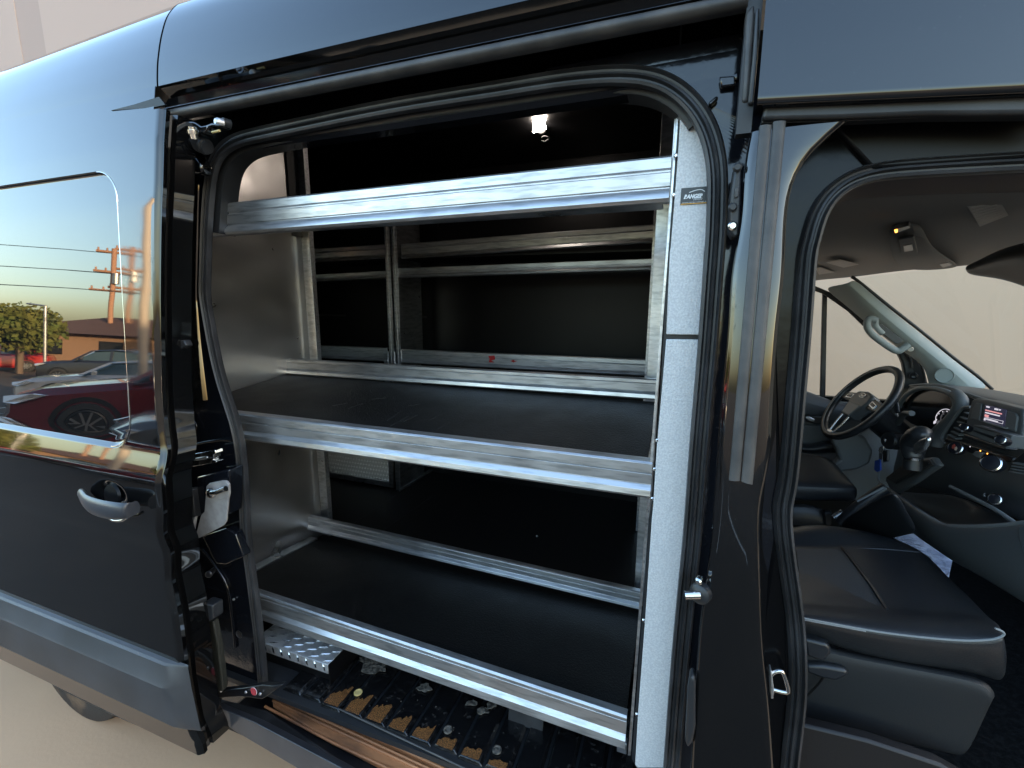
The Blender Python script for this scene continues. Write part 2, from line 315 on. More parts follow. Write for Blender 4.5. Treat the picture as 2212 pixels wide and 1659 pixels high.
hd = math.atan2(.8, -.6)
car(-9.65, -6.4, hd, (.11, .006, .012), 'dark red sedan mirrored in the van window, nose towards the tree', size=1.25)
car(-6.35, -5.35, hd, (.085, .10, .12), 'slate grey sedan nearest to the van, mirrored beside its pull handle')
car(-15.6, -8.3, hd, (.42, .43, .45), 'white sedan with dark windows standing beyond the dark red sedan')
car(-15.0, -10.0, hd, (.012, .012, .014), 'black hatchback between the white sedan and the lamp post', suv=True)
car(-36.0, -13.4, hd, (.30, .02, .02), 'bright red car far off beside the round tree')
car(-24.5, -12.6, hd + .2, (.02, .02, .025), 'black car far off in front of the low house', suv=True)
car(-20.0, -12.2, hd, (.35, .36, .37), 'silver car parked before the low house')
car(-18.5, -13.6, hd, (.5, .02, .02), 'bright red hatchback right of the lamp post', suv=True)
car(-12.5, -14.0, hd, (.3, .3, .32), 'grey car at the far right of the lot behind the lamp post')
# low house
STUC = mat('stucco', (.22, .135, .085), .9, bump=(30, .3, .01)); ROOFT = mat('brown_shingles', (.09, .045, .032), .9, bump=(20, .8, .03)); WPANE = mat('house_window', (.02, .022, .025), .1)
hs = empty('low_house', (0, 0, 0), 'low stuccoed house with brown hipped roof across the lot', 'house')
def hbox(n, a, b, m, par): return mk(n, [(x, y, z) for z in (a[2], b[2]) for y in (a[1], b[1]) for x in (a[0], b[0])], [(0, 1, 3, 2), (4, 6, 7, 5), (0, 4, 5, 1), (2, 3, 7, 6), (0, 2, 6, 4), (1, 5, 7, 3)], m, par, raised=False)
hbox('wall', (-9, -4, 0), (9, 4, 2.5), STUC, hs)
mk('roof', [(-9.7, -4.7, 2.4), (9.7, -4.7, 2.4), (9.7, 4.7, 2.4), (-9.7, 4.7, 2.4), (-5.5, 0, 3.75), (5.5, 0, 3.75)], [(0, 1, 5, 4), (2, 3, 4, 5), (1, 2, 5), (3, 0, 4), (0, 3, 2, 1)], ROOFT, hs, raised=False)
for wx_ in (-6.5, -3.2, .4, 3.6, 6.8):
    f_ = hbox('window', (wx_ - .65, 3.98, 1.05), (wx_ + .65, 4.05, 2.0), CTRIM, hs); hbox('pane', (wx_ - .58, 4.0, 1.12), (wx_ + .58, 4.06, 1.93), WPANE, f_)
hbox('door', (-1.6, 3.98, 0), (-.7, 4.05, 2.05), ROOFT, hs)
hs.location = (-33.5, -23.0, 0); hs.rotation_euler = (0, 0, radians(-32))
# street trees
LEAFM = mat('sunlit_foliage', (.07, .10, .02), .7, var=(1.6, (.13, .13, .03), .35, .65)); BARK = mat('bark', (.10, .07, .05), .9)
def tree(x, y, zc_, r, n, label):
    t_ = empty('street_tree', (x, y, 0), label, 'tree'); V = []; F = []
    for i in range(n):
        c_ = Vector((random.gauss(0, 1), random.gauss(0, 1), random.gauss(0, .8))).normalized() * r * random.uniform(.45, 1.0) * (1 + .25 * sin(i % 9)); c_.z = c_.z * .75 + zc_; c_ += Vector((x, y, 0))
        a_ = Vector((random.uniform(-1, 1), random.uniform(-1, 1), random.uniform(-1, 1))).normalized() * .13; b_ = a_.orthogonal() * .9; k_ = len(V); V += [c_ - a_, c_ + b_, c_ + a_, c_ - b_]; F.append((k_, k_ + 1, k_ + 2, k_ + 3))
    mk('crown', V, F, LEAFM, t_, raised=False)
    tube('trunk', [Vector((x, y, -H)), Vector((x + .1, y, zc_ * .5 - H)), Vector((x, y + .1, zc_ - H))], .16, BARK, t_, up=(1, 0, 0)); return t_
tree(-32.5, -12.9, 2.5, 1.6, 3200, 'round bushy tree left of the low house, mirrored at the window edge')
tree(-37, -12.4, 2.4, 1.4, 1600, 'smaller tree behind the round bushy tree')
tree(-24.5, -17.0, 3.0, 1.0, 1200, 'slim dark tree by the right end of the low house')
WOODP = mat('sunlit_pole_wood', (.30, .16, .10), .85)
def upole(x, y, h_, label):
    u = empty('utility_pole', (x, y, 0), label, 'utility pole', 'utility poles behind the low house')
    tube('mast', [Vector((x, y, -H)), Vector((x, y, h_ - H))], .15, WOODP, u, up=(1, 0, 0))
    for z_, l_ in ((h_ - .25, 1.0), (h_ - 1.6, 1.1), (h_ - 2.9, 1.3)):
        dvx = Vector((.8, -.6, 0)); c_ = Vector((x, y, z_ - H)); tube('crossarm', [c_ - dvx * l_, c_ + dvx * l_], .09, WOODP, u)
        for k_ in (-.9, -.4, .4, .9): lathe('insulator', c_ + dvx * l_ * k_ + Vector((0, 0, .08)), (0, 0, 1), [(0, .06), (.18, .05)], WOODP, u, n=6)
    lathe('transformer', Vector((x + .3, y, h_ - 2.4 - H)), (0, 0, 1), [(0, .2), (.7, .2)], CAR_RIM, u, n=12)
upole(-36.6, -19.2, 8.9, 'left of two wooden utility poles behind the low house'); upole(-36.0, -19.95, 9.2, 'right of two wooden utility poles behind the low house')
for k_, (z_, o_) in enumerate(((8.6, 0), (7.2, .5), (7.25, -.5), (6.0, .6), (6.05, -.6))):
    wr_ = tube('power_line', cr([Vector((-62 + o_, -2 - o_, z_ + .3 - H)), Vector((-50, -9.5, z_ - .7 - H)), Vector((-36.3 + o_, -19.5, z_ - H)), Vector((-27, -26, z_ - .6 - H)), Vector((-18, -32, z_ + .1 - H))], 5), .022, CTRIM, None, n=4, up=(0, 0, 1)); tag(wr_, ('topmost', 'second', 'third', 'fourth', 'lowest')[k_] + ' black power line strung between the utility poles', 'power line', 'power lines above the low house')
lpst = empty('lamp_post', (-11.7, -6.35, 0), 'thick pale lamp post rising behind the dark red sedan', 'lamp post')
tube('mast', [Vector((-11.7, -6.35, -H)), Vector((-11.7, -6.35, 5.9 - H))], .10, mat('pale_post_paint', (.5, .42, .34), .6), lpst, up=(1, 0, 0), n=14)
tube('arm', cr([Vector((-11.7, -6.35, 5.8 - H)), Vector((-11.6, -6.9, 6.1 - H)), Vector((-11.5, -7.6, 6.1 - H))], 4), .05, CAR_RIM, lpst); hb_ = hbox('lamp_head', (-11.7, -8.3, 6.0), (-11.3, -7.6, 6.12), CAR_RIM, lpst)
slm = empty('street_lamp', (-27.5, -11.7, 0), 'slender street lamp with flat head beside the round tree', 'street lamp')
tube('mast', [Vector((-27.5, -11.7, -H)), Vector((-27.5, -11.7, 3.55 - H))], .06, CAR_RIM, slm, up=(1, 0, 0)); tube('arm', [Vector((-27.5, -11.7, 3.55 - H)), Vector((-28.3, -11.4, 3.65 - H))], .05, CAR_RIM, slm)
for i in range(7):
    o = mk('parking_line', [(-16 + i * 2.9 + a, -3.4 + b, .005) for a, b in ((0, 0), (.1, 0), (-1.9, -4.6), (-2.0, -4.6))], [(0, 1, 2, 3)], LINE, raised=False); tag(o, kind='structure')

# ================================================================ the van
van = empty('cargo_van', (0.0, 1.0, 0.0), 'black high roof cargo van with its side door and cab door open', 'van')
def smooth_fn(pts, s=0.012):
    pts = sorted(pts); zs = np.array([p[0] for p in pts]); ys = np.array([p[1] for p in pts])
    g = np.linspace(zs[0] - .1, zs[-1] + .1, 1400); y = np.interp(g, zs, ys); k = max(1, int(s / (g[1] - g[0])))
    ker = np.hanning(2 * k + 3); ker /= ker.sum(); yp = np.pad(y, k + 1, mode='edge'); y2 = np.convolve(yp, ker, 'valid')
    return lambda z: float(np.interp(z, g, y2))
Yd = smooth_fn([(.56, -.075), (.50, -.088), (.40, -.105), (.25, -.122), (.0, -.143), (-.2, -.157), (-.385, -.1695), (-.40, -.171), (-.455, -.189), (-.48, -.1965), (-.55, -.200), (-.62, -.203), (-.655, -.2005),
                (-.69, -.194), (-.745, -.1955), (-.90, -.204), (-1.03, -.210), (-1.10, -.211), (-1.30, -.200), (-1.5, -.19)], 0.02)
Yb = smooth_fn([(.6, .0), (.35, .0), (.1, -.02), (-.2, -.045), (-.45, -.065), (-1.5, -.08)], 0.1)

# ---- sliding door (slid back, standing proud of the side)
door = mk('sliding_door', [(-1.5, -.05, .3), (-1.5, -.045, .3), (-1.495, -.05, .3)], [(0, 1, 2)], PAINT, van)
edge_px = [(350, 232), (345, 320), (343, 400), (339, 520), (338, 635), (341, 845), (348, 930), (350, 1007), (341, 1039), (345, 1111), (345, 1158), (362, 1206), (362, 1254), (378, 1330), (392, 1436), (414, 1580), (432, 1618)]
edge3 = [PF(p, Yd) for p in edge_px]
ez = np.array([p.z for p in edge3][::-1]); ex = np.array([p.x for p in edge3][::-1])
kx = np.hanning(9); kx /= kx.sum()
gz = np.linspace(ez[0], ez[-1], 300); gx = np.convolve(np.pad(np.interp(gz, ez, ex), 4, mode='edge'), kx, 'valid')
XE = lambda z: float(np.interp(z, gz, gx))
DT, DB = edge3[0].z, -1.345
# window outline on the door
wt = [PF(ZA(*p), Yd) for p in [(0, 1040), (460, 1000), (560, 1010), (620, 1060), (648, 1200)]]
wb = [PF(ZB(*p), Yd) for p in [(0, 865), (680, 1000), (790, 1000), (845, 940), (850, 700)]]
WX1 = (wb[4].x + wt[4].x) / 2 + 0.004; WZ1 = (wt[0].z + wt[1].z) / 2; WZ0 = (wb[0].z + wb[1].z) / 2; WX0 = WX1 - 1.12; WR = 0.085
def wsd(x, z, grow=0.0):                       # signed distance to rounded window rectangle
    cx, cz = (WX0 + WX1) / 2, (WZ0 + WZ1) / 2; hx, hz = (WX1 - WX0) / 2 - WR + grow, (WZ1 - WZ0) / 2 - WR + grow
    qx, qz = abs(x - cx) - hx, abs(z - cz) - hz
    return math.hypot(max(qx, 0), max(qz, 0)) + min(max(qx, qz), 0) - WR
def sst(t): t = min(max(t, 0), 1); return t * t * (3 - 2 * t)
def door_y(x, z):
    y = Yd(z); bw = .014 if z < (WZ0 + WZ1) / 2 - .2 else .008; y += 0.010 * (1 - sst((wsd(x, z) + bw * .65) / bw))
    # handle cup
    hx, hz = HC.x, HC.z; r = math.hypot((x - hx - .0) / 0.075, (z - hz - .012) / 0.040); y += 0.022 * (1 - sst(r - .1)) if r < 1.2 else 0
    # front edge rolls inward
    e = XE(z) - x; y += 0.010 * (1 - sst(e / 0.014))
    return y
HC = PF(I(238, 1075), Yd)
def grid(lo, hi, base, extra):
    g = list(np.arange(lo, hi, base)) + [hi]
    for a, b, s in extra: g += list(np.arange(max(a, lo), min(b, hi), s))
    g = sorted(g); out = [g[0]]
    for v in g[1:]:
        if v - out[-1] > 0.0012: out.append(v)
    return out
XL = -3.25
zsg = grid(DB, DT, 0.012, [(WZ0 - .012, WZ0 + .014, .0017), (WZ1 - .014, WZ1 + .012, .0017), (WZ1, WZ1 + .04, .004), (WZ0 - .04, WZ0, .004), (WZ0 - .01, WZ0 + .1, .004), (WZ1 - .1, WZ1 + .01, .004), (HC.z - .06, HC.z + .07, .004)])
xcols = grid(XL, min(XE(z) for z in zsg) - .03, 0.03, [(WX1 - .1, WX1 + .01, .004), (WX1 - .014, WX1 + .010, .0014), (WX1, WX1 + .05, .004), (HC.x - .1, HC.x + .1, .005)])
tcols = [0.15, 0.3, 0.45, 0.6, 0.7, .8, .86, .9, .93, .955, .975, .99, 1.0]
V = []; F = []; nc = len(xcols) + len(tcols)
for z in zsg:
    xe = XE(z); x0 = xcols[-1]
    for x in xcols: V.append((x, door_y(x, z), z))
    for t in tcols:
        x = x0 + (xe - x0) * t; V.append((x, door_y(x, z), z))
for i in range(len(zsg) - 1):
    for j in range(nc - 1): F.append((i * nc + j, i * nc + j + 1, (i + 1) * nc + j + 1, (i + 1) * nc + j))
# front return and shut face: goes inboard towards the body
rows = len(zsg); b0 = len(V)
for z in zsg:
    xe = XE(z); y = door_y(xe, z)
    V += [(xe - .003, y + .012, z), (xe - .020, y + .016, z), (xe - .022, y + .030, z), (xe - .008, y + .034, z), (xe - .006, y + 0.085, z)]
for i in range(rows - 1):
    a = i * nc + nc - 1; c = (i + 1) * nc + nc - 1; p = b0 + i * 5; q = b0 + (i + 1) * 5
    F.append((a, p, q, c))
    for k in range(4): F.append((p + k, p + k + 1, q + k + 1, q + k))
bpy.data.objects.remove(door)
door = mk('sliding_door', V, F, PAINT, van, smooth=True, ang=28)
# glass of the door window: follows the recess, 1 mm proud of it
V = []; F = []; rr = []
ncirc = 120
def rrect(x0, x1, z0, z1, r, n=10):
    out = []
    for cx, cz, a0 in ((x1 - r, z0 + r, -90), (x1 - r, z1 - r, 0), (x0 + r, z1 - r, 90), (x0 + r, z0 + r, 180)):
        for i in range(n + 1): a = radians(a0 + 90 * i / n); out.append((cx + r * cos(a), cz + r * sin(a)))
    return out
zl = np.linspace(WZ0 + .008, WZ1 - .008, 40); 
for z in zl:
    hz = (WZ1 - WZ0) / 2 - .008; cz = (WZ0 + WZ1) / 2; rg = WR - .004; dz = max(abs(z - cz) - (hz - rg), 0); ins = rg - math.sqrt(max(rg * rg - dz * dz, 0))
    for t in np.linspace(0, 1, 24): x = WX0 + .008 + ins + (WX1 - WX0 - .016 - 2 * ins) * t; V.append((x, Yd(z) + .0095, z))
for i in range(39):
    for j in range(23): F.append((i * 24 + j, i * 24 + j + 1, (i + 1) * 24 + j + 1, (i + 1) * 24 + j))
mk('window_pane', V, F, GLASSY, door, smooth=True)
tag(door, 'open sliding door slid back, with blanked window and pull handle')
wlp = [Vector((x_, 0, z_)) for x_, z_ in rrect(WX0 + .3, WX1 + .001, WZ0, WZ1 + .001, WR, 10) if x_ > WX1 - WR - .001]
wlp.sort(key=lambda p: p.z)
tube('window_edge_glint', [Vector((p.x, Yd(p.z) - .0002, p.z)) for p in wlp], .0013, CHROME, door, n=6)  # thin chrome line added as the bright highlight along the window lip
# handle
hp = [PF(ZB(*p), Yd, -o) for p, o in [((535, 1310), .016), ((575, 1372), .036), ((650, 1408), .046), ((740, 1425), .048), ((830, 1425), .040), ((895, 1405), .020)]]
hpath = cr(hp, 6)
V = []; F = []; n = len(hpath); m = 12
for i, p in enumerate(hpath):
    t = i / (n - 1); hgt = 0.019 + 0.008 * sin(pi * min(t * 1.1, 1)) ; th = 0.010
    if t < .08: hgt *= .75 + t * 3
    for k in range(m): a = 2 * pi * k / m; V.append(p + Vector((0, -th * cos(a), hgt * sin(a))))
for i in range(n - 1):
    for k in range(m): F.append((i * m + k, i * m + (k + 1) % m, (i + 1) * m + (k + 1) % m, (i + 1) * m + k))
F += [tuple(range(m)), tuple(range((n - 1) * m + m - 1, (n - 1) * m - 1, -1))]
HND = mat('grey_handle_paint', (0.032, 0.035, 0.042), 0.38, coat=0.1)
lathe('handle_recess', PF(ZB(745, 1325), Yd, .012), (0, -1, .1), [(0, .036), (.006, .032), (.007, .001)], LINER, door, n=28)
mk('door_handle', V, F, HND, door, smooth=True, ang=60)
tube('key_bezel', cr([PF(ZB(*p), Yd, -.020) for p in [(705, 1462), (750, 1488), (805, 1488), (832, 1470)]], 5), 0.004, CHROME, door)
# cladding along the door foot
zc = lambda p, y: PY(ZC(*p), y).z
CY = -.228
cz0 = (PY(ZC(1120, 1008), CY + .012).z + PY(ZC(100, 625), CY + .012).z) / 2; cz1 = (PY(ZC(1045, 1140), CY - .012).z + PY(ZC(0, 715), CY - .012).z) / 2; cz2 = (PY(ZC(1190, 1425), CY - .004).z + PY(ZC(0, 925), CY - .004).z) / 2
xc = PY(ZC(1130, 1012), CY).x
sec = [(CY + .022, cz0 + .006), (CY + .008, cz0 + .003), (CY + .002, cz0 - .002), (CY - .012, cz1 + .004), (CY - .016, cz1 - .004), (CY - .012, (cz1 + cz2) / 2), (CY - .006, cz2 + .01), (CY + .002, cz2), (CY + .03, cz2 - .004)]
V = []; F = []; ns = len(sec); xl = [XL, -2.6, -2.0, -1.62, xc - .075, xc - .05, xc - .012, xc]
for i, x in enumerate(xl):
    for j, (y, z) in enumerate(sec):
        push = 0.0 if i < 5 else (.25, .8, 1.0)[i - 5]
        sl_ = (cz0 - z) * 0.10 + 0.0
        V.append((x + sl_ * (i >= 4), y + (CY + .022 - y) * push * 0.9, z))
for i in range(len(xl) - 1):
    for j in range(ns - 1): F.append((i * ns + j, i * ns + j + 1, (i + 1) * ns + j + 1, (i + 1) * ns + j))
cl = mk('cladding', V, F, CLAD, door, smooth=True, ang=25)
# body skin below the cladding (dull, dusty)
bz = PY(ZC(200, 1060), -.19).z
pts = [PY(ZC(*p), -.185) for p in [(-300, 780), (0, 920), (600, 1190), (1205, 1425), (1235, 1440), (1262, 1545), (1268, 1562), (1100, 1500), (700, 1325), (400, 1180), (200, 1062), (0, 968), (-300, 830)]]
SKIRT = mat('dusty_lower_paint', (0.014, 0.0135, 0.0135), 0.45, bump=(200, 0.3, 0.003), var=(30, (0.06, 0.052, 0.047), 0.4, 0.7))
prism('door_skirt', pts, (0, .03, 0), SKIRT, door, .003)
# door shut-face details
cutout('edge_seal', ZB, [(1060, 0), (1095, 0), (1100, 500), (1112, 760), (1128, 900), (1122, 1130), (1100, 1250), (1104, 1450), (1125, 1659), (1100, 1659), (1082, 1450), (1078, 1250), (1100, 1120), (1100, 900), (1080, 750), (1072, 500)], -.10, .03, RUBBER, door, .004, smooth=True)
cutout('edge_seal', ZC, [(1055, 330), (1110, 370), (1118, 480), (1128, 640), (1150, 800), (1180, 1000), (1235, 1300), (1262, 1540), (1235, 1430), (1195, 1200), (1150, 1000), (1118, 800), (1098, 640), (1080, 480)], -.13, .04, RUBBER, door, .004)
lathe('grommet', PY(ZB(1172, 1375), -.09), (1, -.6, 0), [(-.004, .020), (.004, .020), (.007, .014), (.005, .007), (.001, .006)], RUBBER_L, door)
cutout('lock_plate', ZC, [(1142, 420), (1160, 350), (1200, 340), (1220, 370), (1238, 520), (1228, 580), (1150, 595), (1140, 540)], -.105, .012, PLASTIC, door, .004, seg=3)
lathe('lock_bolt', PY(ZC(1190, 470), -.118), (.7, -.7, 0), [(0, .016), (.010, .016), (.014, .010)], PLASTIC, door)
cutout('inner_face', ZC, [(1118, 540), (1240, 540), (1250, 840), (1160, 840)], -.10, .02, PAINT_IN, door, .008, seg=3)
for p in [(1165, 640), (1178, 330)]:
    cutout('door_stop', ZB, [(p[0] - 22, p[1] - 28), (p[0] + 30, p[1] - 26), (p[0] + 48, p[1] + 10), (p[0] + 2, p[1] + 38), (p[0] - 14, p[1] + 34)], -.085, .02, PLASTIC, door, .003)
cutout('buffer_block', ZC, [(1240, 650), (1275, 622), (1335, 638), (1340, 725), (1262, 762), (1246, 755)], -.11, .035, PLASTIC, door, .004)
cutout('channel_cover', ZC, [(1248, 762), (1338, 735), (1370, 900), (1400, 1150), (1395, 1180), (1330, 1170), (1290, 1060)], -.09, .02, mat('greenish_weathered_plastic', (0.022, 0.022, 0.017), 0.5, bump=(30, 0.4, 0.01, (6, 6, 1))), door, .004)
# upper hinge arm and roller
cutout('hinge_arm', ZQ, [(0, 340), (120, 290), (260, 280), (420, 280), (470, 300), (520, 335), (560, 360), (640, 345), (740, 305), (830, 310), (900, 340), (860, 370), (760, 360), (700, 375), (650, 450), (600, 485), (540, 490), (500, 440), (430, 400), (300, 380), (200, 400), (160, 460), (0, 470)], -.03, .03, PAINT, door, .005, seg=3)
lathe('roller_pin', PY(ZQ(430, 455), -.045), (0.1, -.2, 1), [(-.018, .010), (-.006, .010), (-.006, .014), (.003, .014), (.004, .010), (.010, .010), (.012, .006)], CHROME, door)
lathe('roller_bolt', PY(ZQ(870, 300), -.02), (-.3, -1, 0), [(-.01, .011), (.004, .011), (.009, .007)], ALU, door)
lathe('roller_wheel', PY(ZQ(980, 310), .0), (-.3, -1, 0), [(-.012, .012), (.006, .012), (.009, .008)], PLASTIC, door)
tube('arm_pin', [PY(ZQ(760, 470), -.035), PY(ZQ(885, 440), -.035)], .003, BRASS, door)

# ---- roof side panels
RP = [(-.012, .578), (-.0095, .60), (-.002, .64), (.016, .70), (.042, .755), (.085, .80), (.15, .83), (.30, .855), (1.0, .88), (1.95, .86)]
def roof_panel(name, x0, x1, prof, m=PAINT, n=1, k0=1.0, k1=1.0):
    pr = cr([Vector((0, y, z)) for y, z in prof], 5); k = len(pr); V = []; F = []
    inn = []
    for i, p in enumerate(pr):
        t = (pr[min(i + 1, k - 1)] - pr[max(i - 1, 0)]).normalized(); inn.append(p + Vector((0, t.z, -t.y)) * .003)
    lp_ = pr + inn[::-1]; kk = len(lp_)
    for x, kz in ((x0, k0), (x1, k1)):
        for p in lp_: V.append((x, p.y, .578 + (p.z - .578) * (kz if p.z > .578 else 1)))
    F = [(j, (j + 1) % kk, kk + (j + 1) % kk, kk + j) for j in range(kk)]
    for b in (0, kk):
        for j in range(k - 1): F.append((b + j, b + j + 1, b + kk - 2 - j, b + kk - 1 - j))
    return mk(name, V, F, m, van, smooth=True, ang=50)
roof_panel('roof_panel', -1.372, .084, RP, k0=1.15, k1=1.15)
roof_panel('roof_panel', -4.2, -1.379, RP, k0=.65, k1=1.15)
roof_panel('roof_panel', .094, 1.25, RP, k0=1.15, k1=1.15)
# creased gutter strip, ledge below and grey lip seal over the opening (lines run along the van)
def strip_x(name, x0, x1, sec, m, parent=van, smooth=True, ang=30):
    V = [(x0, y, z) for y, z in sec] + [(x1, y, z) for y, z in sec]; k = len(sec)
    F = [(j, (j + 1) % k, k + (j + 1) % k, k + j) for j in range(k)] + [tuple(range(k)), tuple(range(2 * k - 1, k - 1, -1))]
    return mk(name, V, F, m, parent, smooth=smooth, ang=ang)
strip_x('gutter_crease', -1.372, .084, [(-.011, .5776), (.020, .5550), (.05, .556), (.05, .578)], PAINT)
strip_x('header_strip', -1.372, .084, [(.010, .5548), (-.006, .5235), (.05, .5230), (.05, .5545)], PAINT, ang=20)
strip_x('header_seal', -1.38, .075, [(.006, .5225), (-.004, .520), (-.008, .513), (-.006, .504), (.004, .500), (.02, .500), (.03, .5225)], RUBBER_L, ang=70)
strip_x('door_track', -1.30, .06, [(.09, .44), (.10, .43), (.14, .43), (.14, .47), (.135, .47), (.135, .436), (.10, .436), (.095, .444)], PAINT_IN)
# rear quarter: lower edge of the rear roof panel over the door, wedge shaped end of the gutter
rq = [PY(ZA(*p), -.026) for p in [(625, 622), (760, 588), (895, 545), (932, 590), (850, 608)]]
prism('gutter_wedge', rq, (0, .006, 0), LINER, van, 0)
roof_panel('quarter_panel', -4.2, -1.379, [(-.013, .577), (-.018, .55), (-.0235, .52), (-.029, .49), (-.045, .40)])
strip_x('door_top_gap', -4.2, -1.38, [(-.03, DT + .004), (-.065, DT + .004), (-.072, DT - .004), (-.03, DT - .004)], PLASTIC)
# cavity above the inner flange
box('header_cavity', (-1.37, .15, .45), (.085, .16, .60), LINER, van, 0)
box('header_cavity', (-1.37, .02, .555 + .003), (.083, .16, .575), LINER, van, 0)
# cab side above the cab door: panel end pieces
hb0 = PY((1640, 226), -.030); hb1 = PY((2212, 201), -.030); sl0 = (hb1.z - hb0.z) / (hb1.x - hb0.x)
V = []; F = []
hx_ = list(np.linspace(.1, 1.3, 12))
for x in hx_:
    zb = hb0.z + sl0 * (x - hb0.x)
    for t, y in ((0, .02), (0, -.026), (.012, -.030), (.06, -.029), (.3, -.026), (.55, -.021), (.8, -.016), (1, -.0125), (1, .02)): V.append((x, y, zb + (.5775 - zb) * t))
for i in range(11):
    for j in range(8): F.append((i * 9 + j, i * 9 + j + 1, (i + 1) * 9 + j + 1, (i + 1) * 9 + j))
mk('cab_header', V, F, PAINT, van, smooth=True, ang=60)
strip_x('panel_joint', .074, .098, [(.004, .30), (.004, .88), (.03, .88), (.03, .30)], PLASTIC)

# ---- opening frame (body metal behind the seal)
SP = L(ZC, [(1655, 1135), (1645, 1000), (1625, 800), (1600, 600), (1575, 400), (1545, 200)]) + L(ZB, [(1612, 1400), (1605, 1250), (1588, 1050), (1560, 880), (1500, 700), (1430, 480), (1380, 200), (1345, 0)]) + \
     L(ZA, [(1158, 1600), (1162, 1300), (1185, 1000), (1222, 880), (1300, 800), (1400, 770)]) + L(ZD, [(560, 745), (800, 695), (1200, 610), (1600, 545), (1896, 500)]) + \
     L(ZE, [(450, 462), (700, 430), (900, 420), (1040, 432), (1160, 470), (1270, 550), (1350, 650), (1410, 780), (1440, 950), (1440, 1100), (1432, 1350)]) + \
     L(ZH, [(505, 100), (485, 400), (452, 800), (415, 1200), (385, 1659)]) + L(ZI, [(370, 400), (330, 800), (295, 1200), (262, 1659), (225, 2100)])
Ys = lambda z: Yb(z) * 0.55 + .075
seal_path = [PF(p, Ys) for p in SP]
def _relax(path, k):
    for _ in range(k): path = [path[0]] + [(path[i - 1] + path[i] * 2 + path[i + 1]) / 4 for i in range(1, len(path) - 1)] + [path[-1]]
    return path
sp = _relax(cr(seal_path, 4), 8)
SEALP = [(-.022, -.012), (-.022, .002), (-.017, .010), (-.012, .002), (-.007, .001), (-.003, .010), (.002, .012), (.006, .003), (.010, .003), (.015, .014), (.021, .012), (.023, .004), (.022, -.006), (.012, -.012), (-.012, -.012)]
# orientation test: profile side points away from the opening for one sign
sweep('door_opening_seal', sp, [(a_ * .86, b_ * .9) for a_, b_ in SEALP], RUBBER, van, ang=40)
def relax(path, k=3):
    for _ in range(k): path = [path[0]] + [(path[i - 1] + path[i] * 2 + path[i + 1]) / 4 for i in range(1, len(path) - 1)] + [path[-1]]
    return path
def offset_path(path, d):
    out = []
    for i, p in enumerate(path):
        a = path[max(i - 1, 0)]; b = path[min(i + 1, len(path) - 1)]; t = (b - a).normalized(); s = t.cross(Vector((0, -1, 0))).normalized(); out.append(p + s * d)
    return out
tp_ = [p for p in sp if p.z > .18 and p.x < .02]
sweep('inner_frame', offset_path(tp_, .022), [(0, -.018), (.004, -.02), (.004, -.075), (-.03, -.075), (-.03, -.018)], PLASTIC, van)
# body panels outside the seal, as plates with real thickness
def plate(name, path, outer, y0, depth, m, bevel=.002):
    pts = [Vector((p.x, y0(p.z) if callable(y0) else y0, p.z)) for p in path] + outer
    return prism(name, pts, (0, depth, 0), m, van, bevel)
iL = [p for p in sp if p.z < .36 and p.x < -.6]; iR = [p for p in sp if p.x > -.6]
Yc = lambda z: Ys(z) + .010
cp = [Vector((p.x, Yc(p.z), p.z)) for p in iL]
out = [PF(p, Yc) for p in [(404, 258), (392, 420), (390, 640), (392, 820), (398, 960), (392, 1080), (398, 1180), (410, 1290), (425, 1400), (440, 1500), (452, 1560)]]
prism('c_pillar', cp + out, (0, .010, 0), PAINT_IN, van, 0)
# C pillar relief: rounded column with its drip channel, ledges
prism('header_flange', [PY(p, .150) for p in SP if p[1] < 345 and p[0] < 1450] + [Vector((-.05, .150, .56)), Vector((-1.62, .150, .56)), PY((380, 400), .150)], (0, .006, 0), mat('header_black', (.003, .003, .003), .3, spec=.25), van, 0)
colm = cr([PF(p, Yc, -.012) for p in L(ZQ, [(190, 480), (240, 900), (330, 1100)]) + L(ZA, [(1075, 1000), (1072, 1200), (1068, 1400), (1062, 1650)]) + L(ZB, [(1245, 100), (1262, 300), (1285, 500), (1310, 700)])], 5)
sweep('pillar_column', colm, [(-.024, -.012), (-.022, -.008), (.006, .018), (.012, .018), (.018, -.01)], PAINT, van, ang=40)
cutout('hinge_pocket', ZQ, [(160, 500), (260, 490), (330, 600), (390, 680), (450, 860), (560, 1000), (560, 1150), (480, 1175), (300, 1130), (190, 960), (140, 760)], -.0, .04, PAINT, van, .010, seg=4, smooth=True)
bel = cr([PY(ZQ(*p), -.005) for p in [(370, 560), (450, 620), (560, 680), (680, 730)]], 6)
V = sweep('rubber_bellows', bel, circ(.017, 12), PLASTIC, van)
for i in range(1, 6):
    q = bel[int(len(bel) * i / 7) + 3] if int(len(bel) * i / 7) + 3 < len(bel) else bel[-1]
    lathe('bellows_ring', q, bel[-1] - bel[0], [(-.003, .016), (0, .021), (.003, .016)], PLASTIC, van, n=14)
for pth in ([(1110, 0), (1150, 250), (1170, 400), (1185, 600), (1215, 760), (1215, 860), (1180, 930), (1190, 960)], [(1225, 480), (1235, 640), (1260, 790), (1295, 870), (1285, 910), (1255, 950)], [(1140, 300), (1150, 480)]):
    tube('pressed_edge', cr([PF(ZB(*p), Yc, -.010) for p in pth], 4), .0022, PAINT, van)
tube('pressed_edge', cr([PF(ZO(*p), Yc, -.006) for p in [(60, 315), (180, 330), (400, 285), (600, 258), (730, 270)]], 4), .004, PAINT, van)
tube('pressed_edge', cr([PF(ZC(*p), Yc, -.004) for p in [(1210, 230), (1290, 300), (1350, 380), (1430, 520), (1460, 700), (1480, 900)]], 4), .005, PAINT_IN, van)
